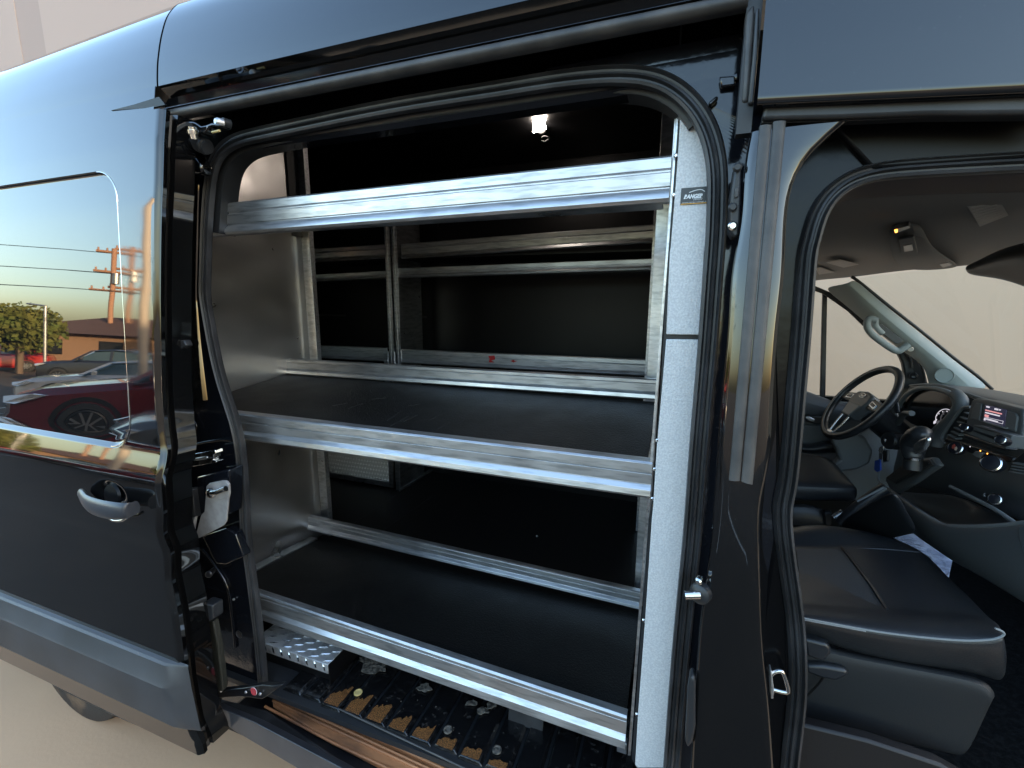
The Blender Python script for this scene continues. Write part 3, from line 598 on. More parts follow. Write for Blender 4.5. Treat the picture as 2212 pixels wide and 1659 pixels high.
tube('pressed_edge', cr([PF(ZC(*p), Yc, -.004) for p in [(1200, 240), (1215, 330), (1270, 460), (1300, 600)]], 4), .004, PAINT_IN, van)
cutout('pillar_gusset', ZC, [(1270, 200), (1420, 150), (1480, 190), (1530, 330), (1420, 380), (1355, 375)], .0, .03, PAINT_IN, van, .004, seg=3)
# latch catches
ZINC = mat('zinc_plate', (0.36, 0.35, 0.345), 0.5, metal=.15, var=(40, (0.27, 0.26, 0.255), .4, .7))
cutout('striker_rail', ZO, [(68, 470), (505, 392), (520, 440), (480, 455), (490, 500), (475, 520), (525, 545), (520, 560), (85, 635)], -.035, .025, CHROME, van, .006, seg=3)
cutout('striker_groove', ZO, [(75, 545), (480, 485), (478, 500), (78, 562)], -.037, .01, PLASTIC, van, .001)
cutout('striker_slot', ZO, [(245, 500), (380, 475), (400, 490), (395, 515), (250, 535)], -.038, .01, ALU, van, .002)
cutout('latch_box', ZO, [(265, 745), (690, 650), (690, 700), (680, 1250), (330, 1240), (250, 1250), (270, 900)], -.025, .05, PAINT_IN, van, .005)
cutout('latch_box', ZO, [(110, 920), (190, 915), (240, 1260), (240, 1290), (150, 1300), (125, 1100)], -.045, .03, PLASTIC, van, .004)
br = cutout('latch_bracket', ZO, [(390, 870), (430, 830), (600, 795), (650, 797), (690, 840), (698, 960), (680, 1040), (665, 1200), (655, 1330), (620, 1385), (500, 1450), (215, 1590), (260, 1480), (320, 1250), (365, 1205), (380, 1020)], -.040, .006, ZINC, van, .002)
tag(br, 'bare metal bracket with bright ball catch')
prism('latch_plate', [PY(ZO(*p), -.043) for p in [(400, 900), (425, 845), (600, 800), (650, 800), (686, 850), (690, 960), (675, 1015), (470, 1080), (435, 1060), (405, 980)]], (0, .003, 0), ZINC, br, .001)
tube('ball_catch', [PY(ZO(470, 955), -.060), PY(ZO(540, 950), -.062), PY(ZO(650, 900), -.055)], .0085, CHROME, br, n=14)
lathe('ball', PY(ZO(478, 955), -.05), (0, -1, 0), [(-.01, .010), (0, .016), (.008, .016), (.014, .011), (.016, .004)], CHROME, br)
cutout('bracket_foot', ZO, [(155, 1300), (240, 1275), (195, 1560), (185, 1540)], -.045, .01, ZINC, van, .001)
lathe('pillar_bolt', PF(ZP(545, 575), Yc, -.003), (0, -1, 0), [(0, .004), (.004, .004), (.006, .002)], ALU, van, n=10)
lathe('pillar_stud', PF(ZP(318, 330), Yc, -.03), (.5, -1, .1), [(-.03, .007), (0, .010), (.01, .012), (.014, .008)], PLASTIC, van, n=14)
lathe('pillar_plug', PF(ZP(590, 905), Yc, -.001), (0, -1, 0), [(0, .014), (.002, .014), (.003, .011), (.001, .010)], PLASTIC, van, n=18)

# ---- B pillar: plate behind the cargo seal up to the cab seal, then the outer skin
CS = L(ZI, [(985, 2000), (1000, 1659), (1018, 1500), (1042, 1300), (1056, 1100), (1050, 900), (1035, 700), (1008, 500), (970, 250), (950, 0)]) + L(ZH, [(955, 1450), (985, 1100), (1010, 800), (1038, 500), (1058, 200), (1072, 0)]) + \
     L(ZJ, [(348, 900), (378, 770), (430, 665), (510, 580), (620, 520), (760, 488), (950, 470), (1557, 436), (1900, 420)])
cab_seal = _relax(cr([PF(p, Ys) for p in CS], 4), 8)
bp_l = [Vector((p.x, Ys(p.z) + .012, p.z)) for p in iR]
bp_r = [Vector((p.x, Ys(p.z) + .012, p.z)) for p in cab_seal]
top = [PY(p, .10) for p in [(1700, 360), (1640, 200)]]
bpl = [p for p in bp_l if p.x > -.35]
prism('b_pillar_inner', bpl + list(bp_r) + [Vector((1.5, .085, .50)), Vector((-.3, .085, .50))], (0, .03, 0), PAINT_IN, van, 0)
Yo = lambda z: Yb(z) + .002
left = [PF(p, Yo) for p in L(ZE, [(1650, 660), (1600, 900), (1585, 1250)]) + L(ZH, [(625, 100), (605, 500), (560, 900), (530, 1300), (508, 1659)]) + L(ZI, [(500, 400), (440, 800), (405, 1300), (385, 1659), (365, 2000)])]
right = [PF(p, Yo) for p in L(ZI, [(930, 2000), (905, 1659), (880, 1300), (835, 900), (820, 500), (812, 0)]) + L(ZH, [(850, 1300), (868, 900), (895, 500), (945, 100)]) + L(ZJ, [(215, 850), (228, 640), (268, 490), (340, 380), (440, 285), (560, 208)])]
def curved_skin(name, lpts, rpts, f, m, n=40, roll=0.005, parent=van, th=.03):
    zl = sorted([(p.z, p.x) for p in lpts]); zr = sorted([(p.z, p.x) for p in rpts])
    z0 = max(zl[0][0], zr[0][0]); z1 = min(zl[-1][0], zr[-1][0]); V = []; F = []
    ts = [0, .02, .05, .1, .3, .5, .7, .9, .95, .98, 1]; 
    gz_ = np.linspace(z0, z1, n); ker = np.hanning(9); ker /= ker.sum()
    def sm(zz):
        v = np.interp(gz_, [q[0] for q in zz], [q[1] for q in zz]); e0 = 2 * v[0] - v[4:0:-1]; e1 = 2 * v[-1] - v[-2:-6:-1]; return np.convolve(np.concatenate([e0, v, e1]), ker, 'valid')
    A_ = sm(zl); B_ = sm(zr)
    for z, a, b in zip(gz_, A_, B_):
        w_ = b - a
        V.append((a, f(z) + th, z))
        for t in ts:
            e = min(t, 1 - t) * w_; V.append((a + w_ * t, f(z) + roll * (1 - sst(e / (roll * 1.4))) - .003 * sin(pi * t), z))
        V.append((b, f(z) + th, z))
    k = len(ts) + 2
    for i in range(n - 1):
        for j in range(k - 1): F.append((i * k + j, i * k + j + 1, (i + 1) * k + j + 1, (i + 1) * k + j))
    return mk(name, V, F, m, parent, smooth=True, ang=60)
curved_skin('b_pillar', left, right, Yo, PAINT, n=70)
FRB = mat('door_frame_black', (.003, .003, .0035), .22, spec=.25, bump=(12, .15, .01))
rr_ = sorted([p for p in right], key=lambda p: p.z); cs_ = [p for p in cab_seal]
prism('cab_frame_recess', [Vector((p.x - .004, Ys(p.z) + .006, p.z)) for p in rr_[::-1]] + [Vector((p.x, Ys(p.z) + .006, p.z)) for p in cs_ if p.x < .62] + [Vector((.62, .075, .36)), Vector((.30, .075, .36))], (0, .003, 0), FRB, van, 0)
sweep('cab_opening_seal', cab_seal, [(a * .72, b) for a, b in SEALP], RUBBER, van, ang=40)
# two long grey trim strips
for nm, tl, bl in (('a', ((690, 690), (1755, 690)), ((600, 1392), (668, 1392))),):
    pass
def vstrip(z1, z2, b1, b2, y=-.008):
    a = [PF(ZJ(*z1), Yo, y), PF(ZJ(*z2), Yo, y)]; b = [PF(ZH(*b2), Yo, y), PF(ZH(*b1), Yo, y)]
    n = 12; lp = [a[0].lerp(b[1], t / n) for t in range(n + 1)]; rp = [a[1].lerp(b[0], t / n) for t in range(n + 1)]
    V = []; F = []
    for l, r in zip(lp, rp):
        fy = Yo(l.z) + y
        for t, o in ((0, .012), (0, .002), (.1, 0), (.5, -.002), (.9, 0), (1, .002), (1, .012)): V.append((l.x + (r.x - l.x) * t, fy + o, l.z + (r.z - l.z) * t))
    for i in range(n):
        for j in range(6): F.append((i * 7 + j, i * 7 + j + 1, (i + 1) * 7 + j + 1, (i + 1) * 7 + j))
    F += [tuple(range(7)), tuple(range(n * 7 + 6, n * 7 - 1, -1))]
    return mk('pillar_trim_strip', V, F, RUBBER_L, van, smooth=True, ang=40)
vstrip((68, 232), (136, 228), (600, 1388), (666, 1392)); vstrip((144, 210), (216, 206), (674, 1395), (745, 1415))
# header seal of the cab door
def hseal(name, top, bot, y, m, th=.02):
    a = [PY(ZJ(*p), y) for p in top]; b = [PY(ZJ(*p), y) for p in bot]
    return prism(name, a + b[::-1], (0, th, 0), m, van, .006, seg=3)
hseal('cab_header_seal', [(100, 100), (500, 75), (1000, 52), (1557, 40), (1900, 34)], [(78, 200), (500, 192), (1000, 172), (1557, 168), (1900, 166)], -.012, RUBBER)
hseal('cab_header_flange', [(78, 203), (500, 196), (1000, 176), (1557, 172), (1900, 170)], [(78, 222), (500, 212), (1000, 190), (1557, 184), (1900, 180)], .0, PLASTIC)
hseal('cab_header_face', [(450, 205), (1000, 186), (1557, 180), (1900, 178)], [(700, 480), (1000, 460), (1557, 420), (1900, 400)], .065, mat('frame_black', (.003, .003, .0035), .35, spec=.25))
# vertical lip seal at the front edge of the cargo opening
cutout('header_end_seal', ZE, [(1600, 65), (1650, 10), (1655, 100), (1620, 575), (1575, 580), (1585, 450)], .0, .03, RUBBER_L, van, .006, seg=3)
cutout('header_end_trim', ZE, [(1655, 55), (1678, 35), (1672, 300), (1645, 585), (1612, 582), (1640, 300)], -.006, .02, RUBBER, van, .005)
lathe('header_bolt', PY(ZE(1550, 432), .082), (0, -1, 0), [(0, .007), (.003, .007), (.004, .004)], PAINT_IN, van, n=12)
cutout('corner_tab', ZE, [(1450, 430), (1540, 425), (1545, 480), (1460, 490)], .07, .012, PAINT_IN, van, .003)
cutout('corner_brace', ZE, [(1385, 580), (1435, 535), (1450, 550), (1400, 600)], .07, .012, PAINT, van, .004)
cutout('foam_strip', ZE, [(1190, 395), (1300, 365), (1580, 355), (1575, 415), (1330, 428)], .088, .02, mat('grey_foam', (0.16, 0.15, 0.13), 0.9, bump=(90, 0.8, 0.01), var=(20, (0.03, 0.03, 0.03), 0.35, 0.65)), van, .003)
# hinge and contact plates on the B pillar
cutout('contact_plate', ZE, [(1540, 925), (1575, 925), (1570, 1230), (1560, 1330), (1530, 1340), (1505, 1300), (1515, 1100)], .0, .05, PLASTIC, van, .004)
for p in ((1552, 945), (1525, 1170), (1525, 1275)): lathe('contact_bolt', PY(ZE(*p), -.003), (0, -1, 0), [(0, .008), (.003, .008), (.006, .005)], PLASTIC if p[1] != 1275 else CHROME, van, n=14)
cutout('contact_slot', ZE, [(1538, 1060), (1562, 1050), (1560, 1110), (1536, 1120)], -.003, .01, RUBBER_L, van, .002)
for y in (530, 610, 780):  # clips along the blue strip
    pass
lathe('catch_base', PF(ZI(440, 560), Yo, .0), (-.5, -1, 0), [(-.01, .020), (.006, .020), (.012, .012)], PLASTIC, van)
tube('catch_pin', [PF(ZI(435, 570), Yo, -.012), PF(ZI(340, 572), Yo, -.02)], .008, CHROME, van, n=14)
lathe('catch_screw', PF(ZI(430, 482), Yo, -.008), (-.3, -1, 0), [(-.01, .007), (.004, .007), (.007, .004)], CHROME, van, n=12)
cutout('lower_catch', ZI, [(375, 1100), (395, 1080), (412, 1110), (412, 1400), (395, 1500), (362, 1540), (345, 1500), (360, 1200)], -.075, .03, PLASTIC, van, .006, seg=3)
# cab door striker loop
tube('striker_loop', cr([PF(ZI(*p), Ys, -.02) for p in [(885, 1075), (900, 1058), (940, 1048), (965, 1070), (992, 1160), (985, 1182), (950, 1178), (900, 1165)]], 4), .0045, CHROME, van, n=10)
cutout('striker_mount', ZI, [(880, 1050), (890, 1050), (905, 1170), (900, 1225), (885, 1225)], -.0, .02, ALU, van, .002)

# ================================================================ cargo interior
IX0, IX1 = -3.2, .0
box('far_liner', (IX0, 1.80, -1.225), (1.0, 1.82, 1.0), LINER, van, 0) if False else None
V = []
box('side_liner', (IX0, 1.83, -1.30), (.0, 1.85, .86), LINER, van, 0)
box('ceiling_liner', (IX0, .17, .84), (.0, 1.83, .85), LINER, van, 0)
for q_, y_ in ((ZF(1186, 500), 1.829), (ZF(1100, 500), 1.829), (ZF(700, 450), 1.829)):
    p_ = PY(q_, y_); box('liner_seam', (p_.x, 1.826, -1.2), (p_.x + .004, 1.829, .82), RUBBER, van, 0)
for z_ in (.62, -.10): box('liner_batten', (IX0 + .1, 1.822, z_), (-.1, 1.829, z_ + .012), RUBBER, van, .001)
box('rear_liner', (IX0, .1, -1.3), (IX0 + .02, 1.83, .84), LINER, van, 0)
box('bulkhead', (.045, .12, -1.3), (.065, 1.83, .84), LINER, van, 0)
box('cargo_floor', (IX0, .46, -1.245), (.045, 1.83, -1.225), VFLOOR, van, .001)
box('wheel_arch_cover', (IX0, .1, -1.225), (-1.9, .40, -.2), LINER, van, 0)
box('liner_batten', (-1.70, .155, .60), (-.05, .165, .61), PLASTIC, van, 0) if False else None
# floor seam
box('floor_seam', (-1.65, .80, -1.2253), (-1.645, 1.6, -1.2243), PLASTIC, van, 0)
seam = [PZ(p, -1.2235) for p in L(ZG, [(715, 232), (960, 62), (964, 62), (719, 234)])]
prism('floor_seam', seam, (0, 0, -.002), RUBBER, van, 0)
# debris
for i, (p, s) in enumerate([((1463, 253), .006)]):
    q = PZ(ZG(*p), -1.222); lathe('debris_chip', q, (.2, .1, 1), [(0, s), (.003, s * .8)], WHITE, None, n=5)
    bpy.data.objects[-1] if False else None
chip = bpy.data.objects['debris_chip']; tag(chip, 'small white chip of debris lying on the black cargo floor', 'debris')
# interior lamp on the far wall
lp = PY((1165, 272), 1.27)
lamp = lathe('interior_lamp', lp + Vector((0, .03, 0)), (0.1, -1, -.3), [(-.03, .026), (-.004, .026), (.0, .022)], LINER, van, n=20)
r_ = [lp + Vector(v) for v in ((-.027, -.012, .024), (.027, -.012, .024), (.036, -.012, -.02), (-.030, -.012, -.030))]
prism('lamp_lens', r_, (0, .01, 0), LED, lamp, .006, seg=3)
tube('coat_hook', cr([PY(ZE(*p), 1.27) for p in [(450, 780), (460, 770), (485, 775), (488, 788), (465, 800), (450, 795)]], 4), .004, PLASTIC, van)
for p in ((515, 555), (745, 798), (660, 495)):
    q = PY(ZE(*p), 1.78); tube('wall_clip', [q + Vector((-.012, 0, .012)), q, q + Vector((.010, 0, .014))], .003, RUBBER_L, van, n=6)

# ================================================================ shelving
def rail(name, a, b, h, parent, m=ALU, out=.012, grooves=((.24, .30), (.68, .72)), lip=.018, flip=1):
    """extruded rail between 3-D points a and b (upper edge), height h, grooved front face towards the viewer"""
    sec = [(lip, 0), (-.001, 0), (-.006, -.05 * h), (-.006, -.11 * h)]
    for g0, g1 in grooves[:1]: sec += [(-.006, -g0 * h), (-.001, -(g0 + .02) * h), (-.001, -(g1 - .02) * h), (-.006, -g1 * h)]
    gl = grooves[1] if len(grooves) > 1 else (.60, .62)
    sec += [(-.005, -gl[0] * h), (-.002, -(gl[0] + .01) * h), (-.002, -gl[1] * h), (-out, -(gl[1] + .13) * h), (-out - .002, -.93 * h), (-out + .004, -h), (lip, -h), (lip, -h + .003), (.002, -h + .004), (.002, -.004), (lip, -.004)]
    k = len(sec); V = [Vector((a.x, a.y + y, a.z + z)) for y, z in sec] + [Vector((b.x, b.y + y, b.z + z)) for y, z in sec]
    F = [(j, (j + 1) % k, k + (j + 1) % k, k + j) for j in range(k)] + [tuple(range(k)), tuple(range(2 * k - 1, k - 1, -1))]
    return mk(name, V, F, m, parent, bevel=.0008, ang=30)
shelf = empty('shelving_unit', (-.85, .45, H - 1.30), 'aluminium shelving unit with three shelves just inside the side door', 'shelving', None)
XP = -1.685
# left end panel: follows the wall, slightly bowed
def quad_panel(name, x, ys, zs, m, parent, th=.002, n=14):
    V = []; F = []
    for i in range(n + 1):
        for j in range(n + 1):
            y = ys[0] + (ys[1] - ys[0]) * i / n; z = zs[0] + (zs[1] - zs[0]) * j / n
            V.append((x + .004 * sin(6 * z + 2 * y) * sin(pi * i / n), y, z))
    for i in range(n):
        for j in range(n): F.append((i * (n + 1) + j, (i + 1) * (n + 1) + j, (i + 1) * (n + 1) + j + 1, i * (n + 1) + j + 1))
    o = mk(name, V, F, m, parent, smooth=True); s = o.modifiers.new('t', 'SOLIDIFY'); s.thickness = th; return o
quad_panel('end_panel', XP, (.13, .775), (-1.2, .80), PANEL, shelf)
strip = lambda nm, x0, x1, y0, y1, z0, z1, m, par, bv=.001: box(nm, (x0, y0, z0), (x1, y1, z1), m, par, bv)
strip('rear_post', XP - .0, XP + .045, .776, .80, -1.2, .80, GALV, shelf)
strip('rear_post_edge', XP + .046, XP + .050, .774, .802, -1.2, .84, ALU, shelf)
strip('rear_cover', XP + .006, XP + .012, .715, .775, .30, .84, PLASTIC, shelf)
# rails: front of the three shelves
def PYr(p, q, y): return PY(p, y), PY(q, y)
def two(a, b, y, xa=None, xb=None):
    A, B = PY(a, y), PY(b, y)
    if xa is not None: t = (xa - A.x) / (B.x - A.x); A2 = A.lerp(B, t)
    else: A2 = A
    if xb is not None: t = (xb - A.x) / (B.x - A.x); B2 = A.lerp(B, t)
    else: B2 = B
    return A2, B2
a, b = two((470, 441), (1455, 335), .12, XP, -.036); rail('front_rail', a, b, .094, shelf, grooves=((.28, .37), (.66, .70)))
a, b = two((520, 893), (1412, 998), .12, XP, -.036); rail('front_rail', a, b, .088, shelf, grooves=((.30, .34), (.62, .64)), lip=.03)
a, b = two((568, 1284), (1358, 1546), .12, XP + .3, -.060); rail('front_rail', a, b, .100, shelf, grooves=((.12, .16), (.55, .58)), lip=.02)
# back rails
a, b = two(ZF(480, 655), ZF(2057, 742), .64, XP, -.05); rail('back_rail', a, b, .070, shelf, grooves=((.2, .24),), lip=.02)
a, b = two((680, 1118), (1386, 1279), .69, XP, -.066); rail('back_rail', a, b, .070, shelf, grooves=((.30, .34), (.60, .66)), lip=.02)
# shelf decks
def deck(name, yf, zf, yb, zb, x0, x1, m, parent, th=.012):
    pts = [Vector((x0, yf, zf)), Vector((x1, yf, zf)), Vector((x1, yb, zb)), Vector((x0, yb, zb))]
    return prism(name, pts, (0, 0, -th), m, parent, .001)
zf = PY((1412, 998), .12).z; zb = PY(ZF(2055, 838), .635).z
deck('shelf_deck', .145, zf - .012, .63, zb - .002, XP + .004, -.05, DECK, shelf)
zf = PY((1358, 1546), .12).z; zb = PY((1383, 1322), .685).z
deck('shelf_deck', .142, zf - .045, .68, zb - .004, XP + .055, -.066, DECK, shelf)
deck('shelf_tray', .142, zf - .040, .69, zb - .0, XP + .004, XP + .052, GALV, shelf)
0 and deck('shelf_underside', .135, PY((1455, 445), .12).z + .01, .62, PY((1455, 445), .12).z + .02, XP, -.05, LINER, shelf)
a, b = two(ZF(500, 100), ZF(2038, -12), .135, XP, -.05); 
strip('shelf_lip', XP, -.05, .13, .20, PY(ZE(1160, 1150), .17).z - .006, PY(ZE(1160, 1150), .17).z, GALV, shelf)
SCR = mat('scratch_grey', (.05, .048, .046), .6)
for pa, pb in (((630, 858), (690, 848)), ((800, 830), (862, 824)), ((870, 925), (935, 878)), ((880, 950), (960, 905)), ((960, 860), (1010, 852)), ((940, 930), (1000, 900)), ((1050, 925), (1140, 880)), ((1180, 940), (1240, 890)), ((1300, 1000), (1330, 985)), ((1345, 900), (1340, 940)), ((1345, 945), (1400, 1000)), ((1370, 890), (1380, 925)), ((700, 870), (760, 850)), ((1090, 960), (1150, 930))):
    P_ = [PY(ZF(*q), .12) for q in (pa, pb)]
    zt_ = lambda yy: zf2 + (zb2 - zf2) * (yy - .145) / (.63 - .145)
    out_ = []
    zf2 = PY((1412, 998), .12).z - .012; zb2 = PY(ZF(2055, 838), .635).z - .002
    for q in (pa, pb):
        yy = .3
        for _ in range(20): p_ = PZ(ZF(*q), zt_(yy)); yy = p_.y
        out_.append(p_ + Vector((0, 0, .0006)))
    d_ = (out_[1] - out_[0]).normalized().cross(Vector((0, 0, 1))) * .0009
    prism('scratch', [out_[0] - d_, out_[0] + d_, out_[1] + d_ * .3, out_[1] - d_ * .3], (0, 0, -.0005), SCR, shelf, 0)
# right hand end frame: white-edged post sides
fr = [PY((1463, 225), .118), PY((1468, 225), .118), PY((1362, 1632), .118), PY((1356, 1632), .118)]
prism('end_panel_edge', fr, (0, .004, 0), GALV, shelf, .0005)
box('end_panel', (-.036, .13, -1.15), (-.033, .80, .80), PANEL, shelf, 0)
for zt, zb_, y, nm in (((1440, 205), None, .78, 'rear_post'),): pass
box('rear_post', (-.098, .775, -1.2), (-.037, .80, .80), GALV, shelf, .001)
box('corner_post', (-.052, .112, .30), (-.037, .13, .50), PLASTIC, shelf, .001) if False else None
# front post: two long powder coated covers with a gap, and the maker's sticker
yp = .105
post1 = prism('post_cover', [PY(p, yp) for p in L(ZE, [(1232, 595), (1248, 585), (1330, 640), (1460, 760), (1480, 900), (1480, 1659)]) + L(ZH, [(450, 0), (440, 300), (428, 504), (218, 500), (240, 0)]) + L(ZE, [(1175, 1400), (1200, 1100), (1222, 800)])], (0, .02, 0), POST, shelf, .002)
post2 = prism('post_cover', [PY(p, yp) for p in L(ZH, [(218, 530), (430, 532), (400, 1000), (355, 1659)]) + L(ZI, [(310, 500), (280, 900), (235, 1659), (45, 1659), (30, 1640), (50, 1300), (95, 700), (135, 100), (145, 0)]) + L(ZH, [(160, 1200), (195, 800)])], (0, .02, 0), POST, shelf, .002)
prism('post_gap', [PY(p, yp + .008) for p in L(ZH, [(210, 490), (435, 490), (432, 545), (205, 545)])], (0, .01, 0), PLASTIC, shelf, 0)
prism('post_back', [PY(p, yp + .016) for p in L(ZE, [(1208, 560), (1240, 590)]) + L(ZH, [(250, 0), (226, 500), (160, 1200)]) + L(ZI, [(150, 0), (60, 1300), (42, 1659), (10, 1600), (60, 900), (115, 100)]) + L(ZH, [(135, 1500), (185, 800), (228, 0)]) + L(ZE, [(1205, 900)])], (0, .01, 0), PLASTIC, shelf, 0)
_s = lambda x, y: ((1600 + x / 16.59) * K, (420 + y / 16.59) * K)
sA, sB, sC, sD = [PY(_s(*p), yp - .002) for p in ((350, 540), (1760, 275), (1720, 990), (325, 1180))]
sA.z = sB.z = (sA.z + sB.z) / 2; sC.z = sD.z = (sC.z + sD.z) / 2; sD.x = sA.x; sC.x = sB.x
stk = prism('sticker', [sA, sB, sC, sD], (0, .0015, 0), STICK, shelf, .0004)
tag(stk, 'black maker sticker reading RANGER DESIGN')
hS = sA.z - sD.z; wS = sB.x - sA.x
text('sticker_lettering', 'RANGER', (sA.x + wS * .09, yp - .0024, sD.z + hS * .36), (1, 0, 0), (0, 0, 1), hS * .32, WHITE, stk, shear=.3, width=wS * .54, bold=.0006)
text('sticker_lettering', 'DESIGN', (sA.x + wS * .36, yp - .0024, sD.z + hS * .235), (1, 0, 0), (0, 0, 1), hS * .14, WHITE, stk, shear=.3, width=wS * .26)
text('sticker_lettering', 'www.rangerdesign.com', (sA.x + wS * .05, yp - .0024, sD.z + hS * .10), (1, 0, 0), (0, 0, 1), hS * .075, WHITE, stk, width=wS * .8)
sweep('sticker_swoosh', cr([Vector((sA.x + wS * x, yp - .0026, sD.z + hS * z)) for x, z in ((.24, .70), (.38, .79), (.50, .83), (.60, .81), (.68, .70))], 5), [(-.0007, 0), (.0007, 0), (.0007, .0003), (-.0007, .0003)], WHITE, stk)
box('sticker_line', (sA.x + .001, yp - .0024, sD.z + .0005), (sB.x - .001, yp - .0018, sD.z + hS * .07), STICKY, stk, 0)
# bolts down the front post
for p in (ZE(1205, 880), ZE(1192, 1100), ZH(165, 1143), ZH(150, 1318), ZH(136, 1497), ZI(85, 728), ZI(42, 1318)):
    lathe('rivet', PY(p, .110), (0, -1, 0), [(0, .0045), (.003, .0045), (.005, .0025)], CHROME, shelf, n=10)
box('foot_bracket', tuple(PY(ZG(1845, 1285), .13)), tuple(Vector(PY(ZG(1895, 1250), .13)) + Vector((0, .02, 0))), GALV, shelf, .002)
# far side shelving: two bays
YF = 1.45
def far_bay(px_pairs, posts, label, loc):
    u = empty('shelving_unit', loc, label, 'shelving')
    for (a, b, h, gr) in px_pairs:
        A, B = PY(a, YF), PY(b, YF); rail('shelf_rail', A, B, h, u, m=ALU, grooves=gr, lip=.02, out=.01)
    for (a, b, wd) in posts:
        A, B = PY(a, YF - .01), PY(b, YF - .01); x = (A.x + B.x) / 2
        box('post', (x, YF - .012, min(B.z, -.40)), (x + wd, YF + .25, .50), GALV, u, .001)
        box('post_rib', (x + wd * .4, YF - .016, min(B.z, -.40)), (x + wd * .55, YF - .012, .50), ALU, u, .001)
    return u
G1 = ((.30, .36), (.70, .75))
ub = far_bay([(ZF(505, 172), ZF(870, 148), .085, G1), (ZF(515, 285), ZF(870, 266), .045, ((.4, .5),)), (ZF(535, 592), ZF(870, 605), .085, G1)],
             [(ZF(862, 70), ZF(872, 660), .036)], 'rear bay of aluminium shelving along the far wall, over the dimpled metal box', (-2.0, YF, H - 1.225))
ua = far_bay([(ZF(932, 148), ZF(2040, 62), .087, G1), (ZF(920, 255), ZF(2030, 212), .058, ((.4, .5),)), (ZF(928, 610), ZF(2010, 655), .085, G1)],
             [(ZF(896, 70), ZF(900, 660), .036)], 'front bay of aluminium shelving along the far wall with red mark on its lowest rail', (-1.0, YF, H - 1.225))
xL = PY(ZF(505, 172), YF).x; xM = PY(ZF(885, 300), YF).x; xR = PY(ZF(2035, 100), YF).x
for u, x0, x1 in ((ub, xL, xM - .03), (ua, xM + .03, xR)):
    box('shelf_deck', (x0, YF + .01, .262), (x1, 1.82, .272), LINER, u, 0); box('shelf_deck', (x0, YF + .01, -.372), (x1, 1.82, -.362), LINER, u, 0)
    box('back_panel', (x0, 1.81, -.36), (x1, 1.82, .5), LINER, u, 0)
box('end_post', (xR, YF - .01, -1.22), (xR + .05, YF + .03, .50), GALV, ua, .001)
q = [PY(ZF(*p), YF - .0115) for p in [(1312, 640), (1340, 638), (1342, 655), (1325, 660), (1340, 668), (1315, 668), (1318, 652)]]
prism('red_mark', q, (0, .001, 0), RED, ua, 0)
q = [PY(ZF(*p), YF - .0115) for p in [(1410, 662), (1425, 656), (1427, 661), (1440, 663), (1427, 666), (1424, 669)]]
prism('red_mark', q, (0, .001, 0), RED, ua, 0)
# dimpled box at the foot of the rear bay, open box beside
dt = PY(ZF(570, 1050), YF).z; db = PY(ZF(880, 1215), YF).z
xa, xb = PY(ZF(570, 1100), YF).x, PY(ZF(878, 1150), YF).x
dz0 = db + .035; dz1 = -.98
box('bin_frame', (xa, YF - .004, db), (xb + .03, YF + .0, dz0), GALV, ub, .001)
V = []; F = []
nx, nz = 26, 7
for i in range(nx):
    for j in range(nz):
        cx = xa + (i + .5 + .5 * (j % 2)) * (xb - xa) / nx; cz_ = dz0 + (j + .5) * (dz1 - dz0) / nz; r = .009; b_ = len(V)
        V += [(cx - r, YF - .001, cz_), (cx, YF - .001, cz_ - r), (cx + r, YF - .001, cz_), (cx, YF - .001, cz_ + r), (cx, YF - .009, cz_)]
        F += [(b_, b_ + 1, b_ + 4), (b_ + 1, b_ + 2, b_ + 4), (b_ + 2, b_ + 3, b_ + 4), (b_ + 3, b_, b_ + 4)]
b_ = len(V); V += [(xa, YF, dz0), (xb, YF, dz0), (xb, YF, dz1), (xa, YF, dz1)]; F.append((b_, b_ + 1, b_ + 2, b_ + 3))
dp = mk('dimpled_panel', V, F, mat('dimpled_zinc', (.75, .74, .72), .3, metal=.5), ub); 
box('bin_post', (xb, YF - .006, db), (xb + .034, YF + .01, -.3), GALV, ub, .001)
box('bin_post', (xb + .050, YF - .006, db - .01), (xb + .085, YF + .3, -.3), GALV, ua, .001)
box('bin_floor', (xa, YF, db), (xb, 1.8, db + .01), LINER, ub, 0)
fl = [PZ(ZF(*p), -1.222) for p in [(925, 1236), (1082, 1136), (1076, 1130), (918, 1226)]]
prism('bin_foot', fl, (0, 0, .012), GALV, ua, .001)

